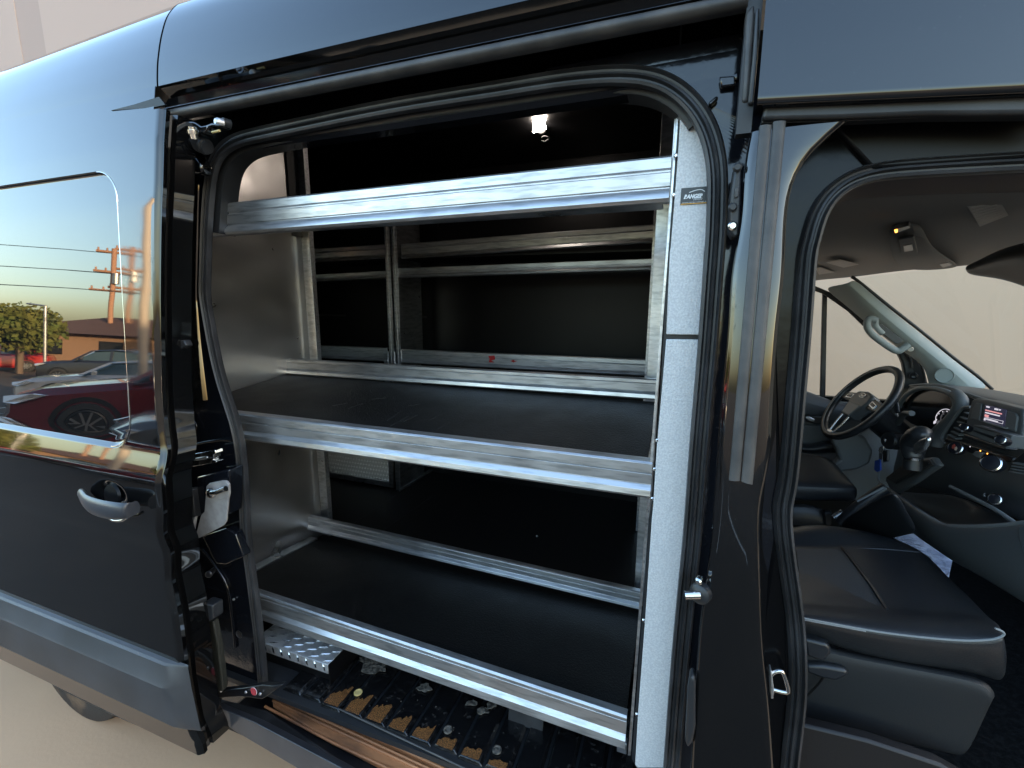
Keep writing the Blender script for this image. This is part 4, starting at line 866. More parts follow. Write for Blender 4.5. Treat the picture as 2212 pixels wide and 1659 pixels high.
# ================================================================ sill, ribbed floor and tread plate step
ZR = -1.30
pan = box('floor_pan', (-1.75, .02, ZR - .03), (.02, .47, ZR - .012), PLASTIC, van, 0)
dirn = (PZ(ZG(1130, 1180), ZR) - PZ(ZG(1060, 1330), ZR)); 
f0 = [PZ(ZG(*p), ZR) for p in ((500, 1040), (1150, 1363))]        # front ends line of the ribs
yfr = (f0[0].y + f0[1].y) / 2
pitch = abs(PZ(ZG(845, 1200), ZR).x - PZ(ZG(740, 1150), ZR).x)
nr = int(1.6 / pitch) + 1; xs0 = PZ(ZG(545, 1060), ZR).x - pitch * 3
ribme = None
for i in range(nr):
    x = xs0 + i * pitch
    if x > .0: break
    yj = yfr + random.uniform(-.004, .004)
    pts = [Vector((x + .004, yj, ZR - .008)), Vector((x + .010, yj + .004, ZR)), Vector((x + pitch - .014, yj + .004, ZR)), Vector((x + pitch - .004, yj, ZR - .008))]
    sh = .03
    V = [p for p in pts] + [p + Vector((0, .40, 0)) for p in pts]
    V += [pts[0] + Vector((0, -.002, -.03)), pts[3] + Vector((0, -.002, -.03))]
    F = [(0, 1, 5, 4), (1, 2, 6, 5), (2, 3, 7, 6), (0, 1, 2, 3), (0, 3, 9, 8), (4, 5, 6, 7)]
    mk('floor_rib', V, F, FLOORPAINT, van, bevel=.002)
# orange sunlight painted as speckled patches on the outer ends of the ribs
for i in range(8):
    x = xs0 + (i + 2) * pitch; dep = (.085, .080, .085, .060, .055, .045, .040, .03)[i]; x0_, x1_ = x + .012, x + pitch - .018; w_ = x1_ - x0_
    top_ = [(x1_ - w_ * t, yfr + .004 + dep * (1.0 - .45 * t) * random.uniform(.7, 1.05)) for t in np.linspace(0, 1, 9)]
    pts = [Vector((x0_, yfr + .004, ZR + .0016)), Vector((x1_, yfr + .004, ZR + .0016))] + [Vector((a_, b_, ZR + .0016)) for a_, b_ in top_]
    prism('sun_patch', pts, (0, 0, -.001), RIB_SUN, van, 0)
def blob(cx, cy, rx, ry, z, m, name, n=18, parent=van, th=.003):
    pts = []
    for i in range(n):
        a = 2 * pi * i / n; k = random.uniform(.65, 1.15); pts.append(PZ(ZG(cx + rx * cos(a) * k, cy + ry * sin(a) * k), z))
    return prism(name, pts, (0, 0, -th), m, parent, .001)
for c in [(680, 870, 70, 40), (650, 840, 40, 18), (800, 870, 38, 14), (925, 978, 38, 22), (1150, 1050, 36, 14), (1205, 1085, 34, 20), (1245, 1060, 26, 20), (735, 850, 40, 16)]:
    blob(*c, ZR + .006, ADHES, 'adhesive_patch')
for c in [(608, 1003), (1038, 1182), (1272, 1278)]:
    q = PZ(ZG(*c), ZR + .003); lathe('floor_plug', q, (0, 0, 1), [(0, .014), (.003, .014), (.004, .010), (.002, .009)], BRASS if c[0] < 700 else ADHES, van, n=18)
for i in range(14):
    x = random.uniform(740, 1600); y = 1000 + (x - 740) * .42 + random.uniform(-60, 60)
    q = PZ(ZG(x, y), ZR + .002); lathe('dirt_speck', q, (0, 0, 1), [(0, random.uniform(.001, .0025)), (.0006, .0005)], ADHES, van, n=6)
tube('pan_edge', [PZ(ZG(480, 1062), ZR - .004), PZ(ZG(1150, 1380), ZR - .004)], .003, RUBBER_L, van)
cutout('inspection_plate', ZG, [(1330, 1065), (1495, 1120), (1490, 1195), (1325, 1140)], .20, .004, RUBBER, van, .001)
# sill: scuff plate (warm light put into its colour), its ribs, the dark channel and the outer painted sill
def hp_(name, pts, z, th, m, bevel=.002, Z=ZG, **k): return prism(name, [PZ(Z(*p), z) for p in pts], (0, 0, -th), m, van, bevel, **k)
hp_('sill_channel', [(150, 960), (500, 1075), (1200, 1420), (700, 1440), (0, 1080)], -1.40, .05, PAINT_DULL)
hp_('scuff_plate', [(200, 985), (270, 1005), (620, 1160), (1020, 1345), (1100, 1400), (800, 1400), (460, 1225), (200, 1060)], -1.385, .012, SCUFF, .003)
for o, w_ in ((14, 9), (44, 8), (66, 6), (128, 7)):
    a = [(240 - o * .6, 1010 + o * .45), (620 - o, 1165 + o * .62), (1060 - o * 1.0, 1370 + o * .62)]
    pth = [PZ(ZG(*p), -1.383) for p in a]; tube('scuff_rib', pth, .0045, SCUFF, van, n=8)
hp_('sill_seal', [(-60, 1030), (170, 1085), (620, 1390), (560, 1400), (-60, 1050)], -1.39, .02, RUBBER)
os_ = [PY(ZC(*p), -.10) for p in [(1310, 1265), (1345, 1262), (1600, 1370), (2113, 1640), (2400, 1800), (2300, 1900), (1900, 1680), (1480, 1430), (1440, 1400), (1395, 1330), (1360, 1275)]]
sill = prism('outer_sill', os_, (0, .03, -.02), mat('grey_painted_sill', (0.035, 0.037, 0.043), 0.28, coat=.3, var=(9, (0.055, 0.055, 0.06), .4, .7)), van, .010, seg=3)
prism('inner_wheelhouse_edge', [PY(ZC(*p), -.09) for p in [(1215, 1150), (1290, 1130), (1320, 1260), (1300, 1340), (1262, 1390), (1240, 1480)]], (0, .05, 0), PAINT_DULL, van, .004)
# lower hinge arm with its round warning sticker
arm = cutout('lower_hinge_arm', ZP, [(240, 1440), (420, 1440), (620, 1420), (800, 1390), (900, 1400), (1000, 1385), (920, 1440), (840, 1500), (800, 1522), (700, 1505), (600, 1498), (420, 1510), (290, 1530), (240, 1500)], -.06, .02, PAINT_DULL, van, .004)
bpy.context.view_layer.update()
q = PY(ZP(728, 1442), -.063)
w1 = lathe('warning_sticker', q, (0, -1, .1), [(0, .013), (.001, .013)], WHITE, arm, n=24)
w2 = lathe('warning_ring', q + Vector((0, -.0012, 0)), (0, -1, .1), [(0, .0125), (.0004, .0125)], mat('red_print', (.45, .05, .06), .5), w1, n=24)
for p in ((655, 1448), (790, 1465), (300, 1438), (300, 1520), (420, 1438)): lathe('arm_rivet', PY(ZP(*p), -.063), (0, -1, 0), [(0, .005), (.004, .004)], ALU, arm, n=10)
for i, (x, y) in enumerate(((210, 1280), (270, 1330), (250, 1420), (200, 1350), (240, 1540))): lathe('roller', PY(ZP(x, y), -.07), (.4, -1, .3), [(-.01, .014), (.006, .014), (.009, .008)], PLASTIC, van, n=14)
# tread plate step
step = empty('tread_plate_step', tuple(PZ(ZG(320, 760), -1.20) + Vector((0, 0, H - .12))), 'small diamond tread plate step box in the left corner under the shelf', 'step')
zt = -1.215
tp = [PZ(ZG(*p), zt) for p in [(205, 655), (555, 775), (452, 880), (145, 742)]]
yb_ = max(tp[0].y, tp[1].y); yf_ = (tp[2].y + tp[3].y) / 2; x0, x1 = (tp[0].x + tp[3].x) / 2, (tp[1].x + tp[2].x) / 2
box('step_top', (x0, yf_, zt - .003), (x1, yb_ + .1, zt), TREAD, step, .001)
box('step_front', (x0, yf_ - .003, zt - .035), (x1, yf_, zt), TREAD, step, .001)
box('step_box', (x0 + .02, yf_ + .02, ZR - .02), (x1 - .01, yf_ + .03, zt - .003), LINER, step, 0)
box('step_side', (x1 - .004, yf_ + .004, ZR - .02), (x1, yb_ + .1, zt - .003), LINER, step, 0)
V = []; F = []; k = 0
for i in range(11):
    for j in range(7):
        cx = x0 + .018 + i * (x1 - x0 - .03) / 10; cy = yf_ + .012 + j * .022; a = radians(38 if (i + j) % 2 else 38); 
        if (i + j) % 2: continue
        a = radians(24); dx, dy = .019 * cos(a), .019 * sin(a); nxx, nyy = -.0022 * sin(a), .0022 * cos(a); b_ = len(V)
        V += [(cx - dx, cy - dy, zt), (cx + nxx, cy + nyy, zt), (cx + dx, cy + dy, zt), (cx - nxx, cy - nyy, zt), (cx - dx * .6, cy - dy * .6, zt + .003), (cx + dx * .6, cy + dy * .6, zt + .003)]
        F += [(b_, b_ + 1, b_ + 5, b_ + 4), (b_ + 1, b_ + 2, b_ + 5), (b_ + 2, b_ + 3, b_ + 4, b_ + 5), (b_ + 3, b_, b_ + 4)]
for i in range(9):
    cx = x0 + .014 + i * (x1 - x0 - .02) / 8.3; b_ = len(V); y = yf_ - .003; zc_ = zt - .016
    V += [(cx - .004, y, zc_ + .014), (cx + .004, y, zc_ + .006), (cx + .006, y, zc_ - .013), (cx - .002, y, zc_ - .004), (cx - .001, y - .003, zc_ + .006), (cx + .002, y - .003, zc_ - .006)]
    F += [(b_, b_ + 1, b_ + 5, b_ + 4), (b_ + 1, b_ + 2, b_ + 5), (b_ + 2, b_ + 3, b_ + 4, b_ + 5), (b_ + 3, b_, b_ + 4)]
tg_ = mk('tread_lug', V, F, CHROME, step)
tag(tg_, kind='stuff')
# rear wheel showing below the door
tc_ = PY(ZC(480, 1130), .10)
wy = .14; wr = .36
wz = -H + wr; wx = PY(ZC(530, 1355), wy).x
wh = lathe('wheel', Vector((wx, wy, wz)), (0, -1, 0), [(-.22, .20), (-.22, .30), (-.20, wr - .012), (-.17, wr), (-.03, wr), (-.005, wr - .012), (0, .33), (.002, .26), (-.006, .235), (-.01, .22)], TYRE, van, n=64)
lathe('wheel_rim', Vector((wx, wy, wz)), (0, -1, 0), [(-.04, .22), (-.012, .22), (-.02, .17), (-.05, .14), (-.04, .07), (-.03, .05), (-.03, .001)], ALU, wh, n=40)
box('underbody', (-4.2, .15, -1.75), (1.2, 1.9, -1.36), LINER, van, .0)

# ================================================================ the cab
def GX(Z, pts, x): return [PX(Z(*p), x) for p in pts]
def GY(Z, pts, y): return [PY(Z(*p), y) for p in pts]
def rowsY(Z, rows): return [[PY(Z(*p), y) for p in r] for r, y in rows]
# headliner with its storage shelf, lower edge trim near the door
patch('headliner', [[PZ(ZJ(*p), z) for p in r] for r, z in [
    ([(330, 640), (500, 632), (800, 618), (1200, 600), (1557, 590), (1900, 580)], .235), ([(300, 760), (480, 720), (800, 700), (1200, 690), (1557, 680), (1900, 670)], .262),
    ([(280, 900), (480, 900), (800, 900), (1100, 860), (1500, 800), (1900, 760)], .262), ([(260, 1040), (450, 1040), (800, 1010), (1060, 1000), (1400, 940), (1900, 880)], .245),
    ([(240, 1130), (400, 1105), (620, 1090), (880, 1045), (1220, 1035), (1900, 930)], .232)]], HEADL, van, 2, .012)
patch('header_trim', [GY(ZJ, [(380, 700), (500, 560), (700, 520), (1000, 500), (1557, 490), (1900, 486)], .10), GY(ZJ, [(400, 760), (500, 650), (800, 640), (1100, 625), (1557, 615), (1900, 608)], .16)], mat('header_trim_taupe', (.085, .080, .082), .7, bump=(400, .3, .001)), van, 1, .006)
box('cab_roof', (.04, .16, .285), (1.3, 1.9, .30), LINER, van, 0)
# overhead console, with amber lamp and switches
oc = patch('overhead_console', [[PZ(ZJ(*p), z) for p in r] for r, z in [
    ([(800, 800), (850, 785), (930, 775), (985, 800)], .250), ([(790, 850), (850, 845), (940, 840), (1005, 860)], .222), ([(800, 940), (860, 945), (950, 945), (1050, 930)], .212),
    ([(830, 1005), (900, 1015), (1000, 1015), (1150, 990)], .210), ([(870, 1042), (960, 1050), (1050, 1050), (1222, 1034)], .222)]], HEADL, van, 2, .01)
zo = .205
prism('console_slot', [PZ(ZJ(*p), zo) for p in [(825, 822), (905, 800), (915, 812), (835, 842)]], (0, 0, .012), DASH_D, oc, .001)
prism('console_lamp', [PZ(ZJ(*p), zo - .002) for p in [(826, 826), (842, 822), (844, 836), (830, 840)]], (0, 0, .006), AMBER, oc, 0)
prism('console_switch', [PZ(ZJ(*p), zo) for p in [(876, 914), (925, 904), (932, 938), (882, 948)]], (0, 0, .008), DASH_D, oc, .001)
prism('console_frame', [PZ(ZJ(*p), zo + .003) for p in [(846, 880), (935, 862), (962, 960), (868, 985)]], (0, 0, .008), HEADL, oc, .003)
prism('console_switch', [PZ(ZJ(*p), zo) for p in [(1080, 1018), (1130, 1008), (1150, 1022), (1100, 1036)]], (0, 0, .008), DASH_L, oc, .001)
def sticker_lines(name, Z, quad, z, n, par, dark=True):
    q = [PZ(Z(*p), z) for p in quad]; o = prism(name, q, (0, 0, .0015), LABELG, par, 0)
    for i in range(n):
        t0, t1 = (i + .8) / (n + 1), (i + 1.15) / (n + 1); a0 = q[0].lerp(q[3], t0); a1 = q[1].lerp(q[2], t0); b0 = q[0].lerp(q[3], t1); b1 = q[1].lerp(q[2], t1)
        e = random.uniform(.06, .22)
        r = [a0.lerp(a1, .06), a0.lerp(a1, 1 - e), b0.lerp(b1, 1 - e), b0.lerp(b1, .06)]
        prism('printed_line', [v + Vector((0, 0, -.0006)) for v in r], (0, 0, .0005), DASH, o, 0)
    return o
tagp = sticker_lines('warning_label', ZJ, [(1195, 625), (1390, 612), (1468, 742), (1308, 805)], .246, 11, van)
sticker_lines('visor_label', ZJ, [(440, 1008), (520, 990), (625, 1018), (540, 1036)], .226, 3, van)
sticker_lines('visor_label', ZJ, [(382, 1040), (410, 1034), (488, 1062), (400, 1075)], .226, 3, van)
# sun visor / mirror housing, dark, at the top right
patch('sun_visor', [GX(ZJ, [(1222, 1034), (1300, 1000), (1420, 930), (1600, 880), (1900, 840)], .90), GX(ZJ, [(1230, 1050), (1320, 1040), (1440, 1000), (1600, 960), (1900, 940)], .87), GX(ZJ, [(1245, 1068), (1330, 1085), (1450, 1105), (1600, 1165), (1900, 1290)], .90)], DASH_D, van, 2, .02)
for i in range(7):
    a = PX(ZJ(1440 + i * 14, 1075 - i * 3), .885); b = PX(ZJ(1560 + i * 10, 1098 - i * 9), .885); tube('visor_rib', [a, b], .002, DASH, van, n=5)
# driver side: A pillar trim, window frame, divider, mirror patch
Y1 = 1.74
patch('a_pillar_trim', [
    [PY(ZK(*p), y) for p, y in (((415, 60), 1.66), ((500, 135), 1.66), ((640, 255), 1.66), ((860, 425), 1.66), ((1060, 590), 1.66), ((1200, 695), 1.66), ((1312, 780), 1.66))],
    [PY(ZK(*p), y) for p, y in (((375, 90), 1.62), ((470, 175), 1.62), ((610, 305), 1.62), ((810, 470), 1.62), ((1000, 620), 1.62), ((1120, 710), 1.62), ((1190, 785), 1.62))],
    [PY(ZK(*p), y) for p, y in (((300, 100), 1.68), ((430, 240), 1.68), ((560, 355), 1.68), ((760, 510), 1.68), ((900, 640), 1.68), ((960, 720), 1.68), ((1000, 800), 1.68))],
    [PY(ZK(*p), y) for p, y in (((200, 120), 1.72), ((340, 215), 1.72), ((485, 345), 1.72), ((720, 530), 1.72), ((850, 600), 1.72), ((890, 690), 1.72), ((900, 800), 1.72))]], APIL, van, 2, .012)
lathe('tweeter_grille', PY(ZK(1000, 690), 1.60), (-.3, -1, .15), [(-.02, .034), (.004, .034), (.006, .031), (.003, .029), (.003, .001)], mat('tweeter_grey', (.26, .30, .29), .6), van, n=30)
tube('a_pillar_gasket', cr(GY(ZK, [(395, 52), (432, 72), (640, 240), (860, 412), (1060, 575), (1210, 690), (1310, 780)], 1.70), 4), .007, DASH_D, van)
cutout('window_frame', ZK, [(120, 95), (160, 108), (260, 150), (400, 250), (500, 330), (480, 372), (380, 275), (248, 182), (215, 160), (150, 138), (118, 132)], 1.76, .02, PLASTIC, van, .004)
cutout('window_frame', ZK, [(700, 545), (760, 530), (820, 575), (880, 680), (895, 745), (840, 800), (700, 900), (690, 860), (720, 780), (745, 690), (730, 610)], 1.75, .03, PLASTIC, van, .006)
tube('frame_piping', cr(GY(ZK, [(735, 530), (780, 580), (790, 640)], 1.735), 4), .005, RUBBER_L, van); tube('frame_piping', cr(GY(ZK, [(770, 545), (835, 600), (868, 680), (872, 745)], 1.735), 4), .005, RUBBER_L, van)
lathe('mirror_knob', PY(ZK(800, 692), 1.73), (-.3, -1, 0), [(0, .017), (.010, .015), (.014, .009), (.012, .003)], DASH_D, van, n=20)
cutout('window_divider', ZK, [(214, 150), (243, 162), (230, 870), (196, 850)], 1.80, .02, RUBBER, van, .003)
gl = mk('driver_window_glass', GY(ZK, [(90, 100), (420, 200), (760, 560), (700, 900), (80, 880)], 1.81), [(0, 1, 2, 3, 4)], GLASS, van)
mk('windshield_glass', [PY(ZK(430, 60), 1.72), PY(ZK(1320, 790), 1.72), PX(ZK(1700, 860), 1.12), PX(ZK(1900, 700), 1.10), PX(ZK(1900, -40), .98), PX(ZK(1000, -10), 1.0)], [(0, 1, 2, 3, 4, 5)], GLASS, van)
# assist handle on the pillar
GRAB = mat('pale_grab_handle', (.30, .34, .34), .45)
tube('grab_handle', cr(GY(ZK, [(560, 335), (520, 322), (500, 345), (505, 385), (540, 430), (620, 490), (690, 530), (730, 515), (770, 490)], 1.60), 5), .0155, GRAB, van, n=12, up=(0, -1, .1))
tube('grab_handle_foot', cr(GY(ZK, [(556, 332), (556, 372), (600, 420)], 1.615), 4), .012, GRAB, van, n=10)
cutout('grab_recess', ZK, [(560, 360), (590, 352), (720, 450), (740, 470), (690, 488), (600, 420)], 1.635, .01, mat('recess_grey', (.10, .105, .105), .7), van, .003)
lathe('handle_cap', PY(ZK(780, 520), 1.60), (-.3, -1, 0), [(0, .012), (.006, .010)], mat('cream_cap', (.55, .5, .42), .5), van, n=14)
# driver door trim below the window
cutout('driver_door_trim', ZK, [(-60, 740), (60, 772), (95, 788), (280, 858), (430, 870), (700, 880), (760, 1400), (500, 1500), (-60, 1500)], 1.75, .03, DTRIM, van, .008)
patch('driver_door_shoulder', [GY(ZK, [(-60, 750), (92, 790), (280, 862), (480, 900)], 1.745), GY(ZK, [(-60, 830), (90, 850), (260, 905), (440, 960)], 1.70), GY(ZK, [(-60, 960), (85, 940), (180, 965), (300, 1040)], 1.73)], mat('door_shoulder_blue_grey', (.075, .08, .088), .5, bump=(300, .3, .001)), van, 2, .01)
cutout('door_pull_pocket', ZK, [(80, 965), (110, 945), (220, 955), (225, 1000), (180, 1010), (110, 990)], 1.70, .02, DASH_D, van, .006)
cutout('door_pull_lever', ZK, [(95, 960), (120, 952), (165, 975), (155, 990), (120, 982)], 1.69, .01, SILVER, van, .003)
patch('armrest', [GY(ZK, [(40, 1120), (140, 1140), (240, 1110), (330, 1120)], 1.70), GY(ZK, [(40, 1160), (150, 1170), (260, 1140), (350, 1150)], 1.62), GY(ZK, [(40, 1180), (150, 1200), (270, 1190), (370, 1200)], 1.66)], DASH_D, van, 2, .02)
cutout('door_card', ZK, [(60, 1010), (200, 1010), (300, 1110), (320, 1290), (180, 1215), (40, 1190)], 1.715, .01, DASH, van, .006)
cutout('knee_panel', ZK, [(255, 1085), (420, 1060), (490, 1090), (540, 1180), (520, 1260), (440, 1300), (320, 1318), (270, 1280), (325, 1235), (300, 1160)], 1.50, .06, DTRIM, van, .012, seg=3)
# driver seat
dr = patch('driver_seat', [GY(ZK, [(-60, 1185), (60, 1195), (150, 1210), (230, 1225), (285, 1270)], 1.42), GY(ZK, [(-60, 1215), (60, 1225), (160, 1238), (250, 1255), (330, 1320)], 1.36), GY(ZK, [(-60, 1370), (60, 1378), (200, 1385), (320, 1392), (425, 1415)], 1.18),
    GY(ZK, [(-60, 1400), (60, 1405), (200, 1412), (330, 1415), (445, 1432)], 1.14), GY(ZK, [(-60, 1500), (60, 1500), (200, 1505), (330, 1500), (430, 1520)], 1.15)], LEATHER, van, 2, .03)
tube('seat_piping', cr(GY(ZK, [(-60, 1378), (60, 1382), (200, 1390), (320, 1397), (425, 1418)], 1.165), 4), .0035, DASH_L, dr, n=6)
patch('driver_seat_base', [GY(ZK, [(-60, 1510), (100, 1510), (220, 1540), (250, 1620)], 1.12), GY(ZK, [(-60, 1680), (100, 1680), (220, 1690), (260, 1690)], 1.10)], PLASTIC, van, 1, .03)
tube('seat_belt_buckle', GY(ZK, [(285, 1610), (345, 1575)], 1.05), .014, SILVER, van, n=8)
cutout('buckle_body', ZK, [(222, 1575), (275, 1578), (270, 1660), (230, 1665)], 1.08, .03, PLASTIC, van, .004)
# tunnel, floor and footwell
box('cab_floor', (.05, .05, -1.22), (1.45, 1.78, -1.20), mat('black_carpet', (.004, .0045, .005), .95, bump=(120, .8, .004), var=(60, (.009, .0095, .010), .45, .6), spec=.1), van, 0)
box('far_side_panel', (-.05, 1.80, -1.25), (1.75, 1.84, -.47), LINER, van, 0)
box('bulkhead_forward', (1.50, .0, -1.25), (1.53, 1.84, -.42), LINER, van, 0)
box('cab_floor_front', (1.44, .05, -1.22), (1.52, 1.78, -1.20), LINER, van, 0)
tube('handbrake_lever', cr(GY(ZK, [(330, 1650), (420, 1560), (560, 1455), (620, 1420)], 1.02), 4), .022, DASH_D, van, n=14)
tube('handbrake_trim', GY(ZK, [(435, 1505), (610, 1412)], .99), .004, DASH_L, van, n=6)
patch('tunnel', [GX(ZL, [(500, 250), (640, 150), (800, 60), (860, 40)], .60), GX(ZL, [(600, 300), (720, 270), (880, 200), (930, 180)], .66), GX(ZL, [(760, 330), (860, 320), (960, 295), (990, 280)], .70)], DASH_D, van, 2, .02)
# steering wheel: fitted circle
st = .594; sw = .097
sn = Vector((-cos(st) * cos(sw), -cos(st) * sin(sw), sin(st))); sa = Vector((0, 0, 1)).cross(sn).normalized(); sb = sn.cross(sa); sc = Vector((.7664, 1.3867, -.4178)); SR = .182
ring = [sc + (sa * cos(q) + sb * sin(q)) * SR for q in np.linspace(0, 2 * pi, 65)[:-1]]
sg = sweep('steering_wheel', ring, [(r[0], r[1]) for r in circ(.0155, 12)], LEATHER, van, up=tuple(sn), closed=True, ang=80)
tag(sg, 'black leather steering wheel with silver lower spoke')
def SW(a, b, c=0): return sc + sa * a + sb * b + sn * c
# which in-plane direction points to the near (right hand) side: sa
ring2 = [sc + (sa * cos(q) + sb * sin(q)) * (SR - .008) + sn * .013 for q in np.linspace(0, 2 * pi, 65)[:-1]]
sweep('rim_highlight_seam', ring2, circ(.0018, 6), DASH_L, sg, up=tuple(sn), closed=True)
sx = 1 if sa.y < 0 else -1
def hub(name, pts, c, th, m, par, bevel=.004):
    return prism(name, [SW(x * sx, y, c) for x, y in pts], sn * -th, m, par, bevel, seg=3)
hb = hub('airbag_cover', [(-.062, .048), (0, .058), (.062, .048), (.075, .01), (.05, -.05), (.035, -.075), (-.035, -.075), (-.05, -.05), (-.075, .01)], .012, .045, DASH, sg, .010)
hub('airbag_lower', [(-.050, -.012), (.050, -.012), (.036, -.072), (-.036, -.072)], .0145, .01, DASH_L, hb, .006)
hub('spoke_left', [(-.172, .022), (-.07, .040), (-.07, -.010), (-.172, -.010)], .002, .015, DASH_D, sg, .004)
hub('spoke_right', [(.07, .040), (.172, .022), (.172, -.010), (.07, -.010)], .002, .015, DASH_D, sg, .004)
for s_ in (-1, 1):
    hub('spoke_buttons', [(s_ * .078, .028), (s_ * .128, .018), (s_ * .128, -.004), (s_ * .080, .004)], .006, .006, SILVER, sg, .002)
    hub('spoke_button_pad', [(s_ * .088, .022), (s_ * .118, .016), (s_ * .118, .004), (s_ * .088, .008)], .009, .006, DASH_D, sg, .002)
    tube('lower_spoke', [SW(s_ * .030, -.075, .004), SW(s_ * .028, -.12, .002), SW(s_ * .018, -.170, 0)], .0045, SILVER, sg, n=8, up=tuple(sn))
hub('lower_spoke_bridge', [(-.024, -.160), (.024, -.160), (.018, -.178), (-.018, -.178)], .010, .012, SILVER, sg, .003)
emb = [SW(.024 * cos(q) * sx, .032 + .0105 * sin(q), .0135) for q in np.linspace(0, 2 * pi, 33)[:-1]]
sweep('emblem_ring', emb, circ(.0013, 6), CHROME, hb, up=tuple(sn), closed=True)
text('emblem_script', 'Ford', SW(-.017 * sx, .0268, .0140), (SW(sx, 0) - SW(0, 0)), sb, .016, CHROME, hb, shear=.35, width=.033)
# steering column and stalks
tube('steering_column', [SW(0, 0, -.02), SW(0, -.01, -.10), SW(0, -.02, -.20)], .055, DASH_D, van, n=18, up=(0, 1, 0))
lathe('ignition_barrel', PX(ZK(640, 1110), .84), (-1, -.5, .1), [(-.04, .036), (.0, .036), (.006, .028), (.004, .016)], DASH_D, van, n=22)
box('ignition_keyhole', tuple(PX(ZK(612, 1120), .828) + Vector((0, 0, 0))), tuple(PX(ZK(612, 1120), .828) + Vector((.008, .028, .012))), SILVER, van, .001)
tube('wiper_stalk', [PX(ZK(700, 1000), .84), PX(ZK(740, 935), .82), PX(ZK(790, 935), .82)], .010, DASH, van, n=10)
tube('ignition_stalk', [PX(ZK(700, 930), .86), PX(ZK(690, 870), .86)], .008, DASH_D, van, n=8)
# dashboard
dash = patch('dashboard', [
    GX(ZK, [(770, 752), (850, 742), (1000, 752), (1150, 765), (1310, 782), (1515, 822), (1900, 880)], 1.24),
    GX(ZK, [(775, 760), (860, 752), (1000, 768), (1150, 800), (1310, 840), (1515, 895), (1900, 990)], 1.05),
    GX(ZK, [(740, 830), (860, 790), (1020, 800), (1170, 845), (1310, 870), (1515, 925), (1900, 1020)], 1.04),
    GX(ZK, [(700, 900), (780, 900), (960, 900), (1130, 950), (1300, 980), (1515, 1020), (1900, 1100)], 1.06),
    GX(ZK, [(700, 1010), (800, 1040), (920, 1060), (1010, 1120), (1200, 1250), (1515, 1330), (1900, 1450)], 1.03),
    GX(ZK, [(700, 1090), (800, 1110), (900, 1150), (960, 1230), (1150, 1330), (1515, 1450), (1900, 1560)], 1.00),
    GX(ZK, [(700, 1200), (800, 1220), (900, 1260), (980, 1300), (1150, 1400), (1515, 1560), (1900, 1700)], 1.03),
    GX(ZK, [(640, 1350), (760, 1400), (900, 1440), (1000, 1460), (1200, 1500), (1515, 1640), (1900, 1800)], 1.08)], DASH, van, 2, .02)
tag(dash, 'dark grey dashboard with radio, vents and round control knobs')
tube('dash_top_seam', cr(GX(ZK, [(775, 756), (860, 748), (960, 752), (1060, 778), (1200, 826), (1340, 866), (1515, 905), (1900, 1000)], 1.035), 4), .005, DASH_L, dash, n=8)
tube('dash_top_shadow_gap', cr(GX(ZK, [(790, 768), (960, 766), (1060, 792), (1200, 842), (1340, 882), (1515, 924), (1900, 1020)], 1.032), 4), .006, DASH_D, dash, n=8)
clus = [(700, 900), (722, 850), (760, 810), (820, 782), (880, 774), (960, 784), (1030, 808), (1058, 850), (1062, 890), (1045, 925), (1000, 975), (960, 1010), (900, 1040), (840, 1025), (780, 1000), (730, 960)]
cutx('instrument_panel', ZK, clus, 1.00, .02, mat('instrument_black', (.003, .003, .004), .12), dash, .002)
tube('cluster_hood', cr(GX(ZK, [(705, 895), (726, 850), (764, 808), (822, 778), (882, 770), (962, 780), (1034, 805), (1066, 850), (1070, 892), (1050, 930), (1005, 982), (930, 1050), (890, 1085)], .985), 5), .010, DASH_L, dash, n=10)
tube('cluster_hood', cr(GX(ZK, [(1075, 810), (1110, 850), (1100, 900), (1060, 955), (1000, 1030), (960, 1100), (950, 1150)], .985), 5), .020, DTRIM, dash, n=12)
gc = [(945, 985), (945, 955), (965, 925), (990, 910), (1020, 908), (1044, 920)]
tube('gauge_arc', cr(GX(ZK, gc, .992), 5), .0013, SCRTXT, dash, n=6)
for p in [(952, 948), (966, 938), (990, 924), (1018, 922), (1038, 930), (950, 975)]: lathe('gauge_digit', PX(ZK(*p), .993), (-1, 0, 0), [(0, .0028), (.001, .0028)], SCRTXT, dash, n=6)
cutx('gauge_text', ZK, [(930, 985), (946, 978), (940, 998), (928, 1003)], .994, .002, SCRTXT, dash, 0)
# vents beside the radio
cutx('vent_recess', ZK, [(1105, 905), (1165, 905), (1130, 1010), (1080, 1090), (1010, 1075), (1030, 1020)], .955, .02, DASH_D, dash, .003)
for (a, b) in [((1125, 925), (1150, 935)), ((1100, 955), (1143, 972)), ((1080, 985), (1133, 1010)), ((1058, 1022), (1112, 1050)), ((1040, 1048), (1095, 1075)), ((1022, 1070), (1070, 1098))]:
    p, q = PX(ZK(*a), .947), PX(ZK(*b), .947); prism('vent_slat', [p, q, q + Vector((0, 0, -.004)), p + Vector((0, 0, -.004))], (.02, 0, .004), DASH_L, dash, .0005)
tube('vent_rim', cr(GX(ZK, [(1170, 895), (1120, 900), (1070, 960), (1020, 1030), (985, 1090), (1000, 1125)], .95), 4), .005, DASH_L, dash, n=8)
cutx('vent_recess', ZK, [(1440, 1240), (1515, 1180), (1700, 1180), (1700, 1330), (1515, 1330), (1400, 1310)], .925, .02, DASH_D, dash, .003)
for i in range(4):
    p, q = PX(ZK(1440 - i * 8, 1252 + i * 18), .915), PX(ZK(1640, 1290 + i * 18), .915); prism('vent_slat', [p, q, q + Vector((0, 0, -.004)), p + Vector((0, 0, -.004))], (.02, 0, .004), DASH_L, dash, .0005)
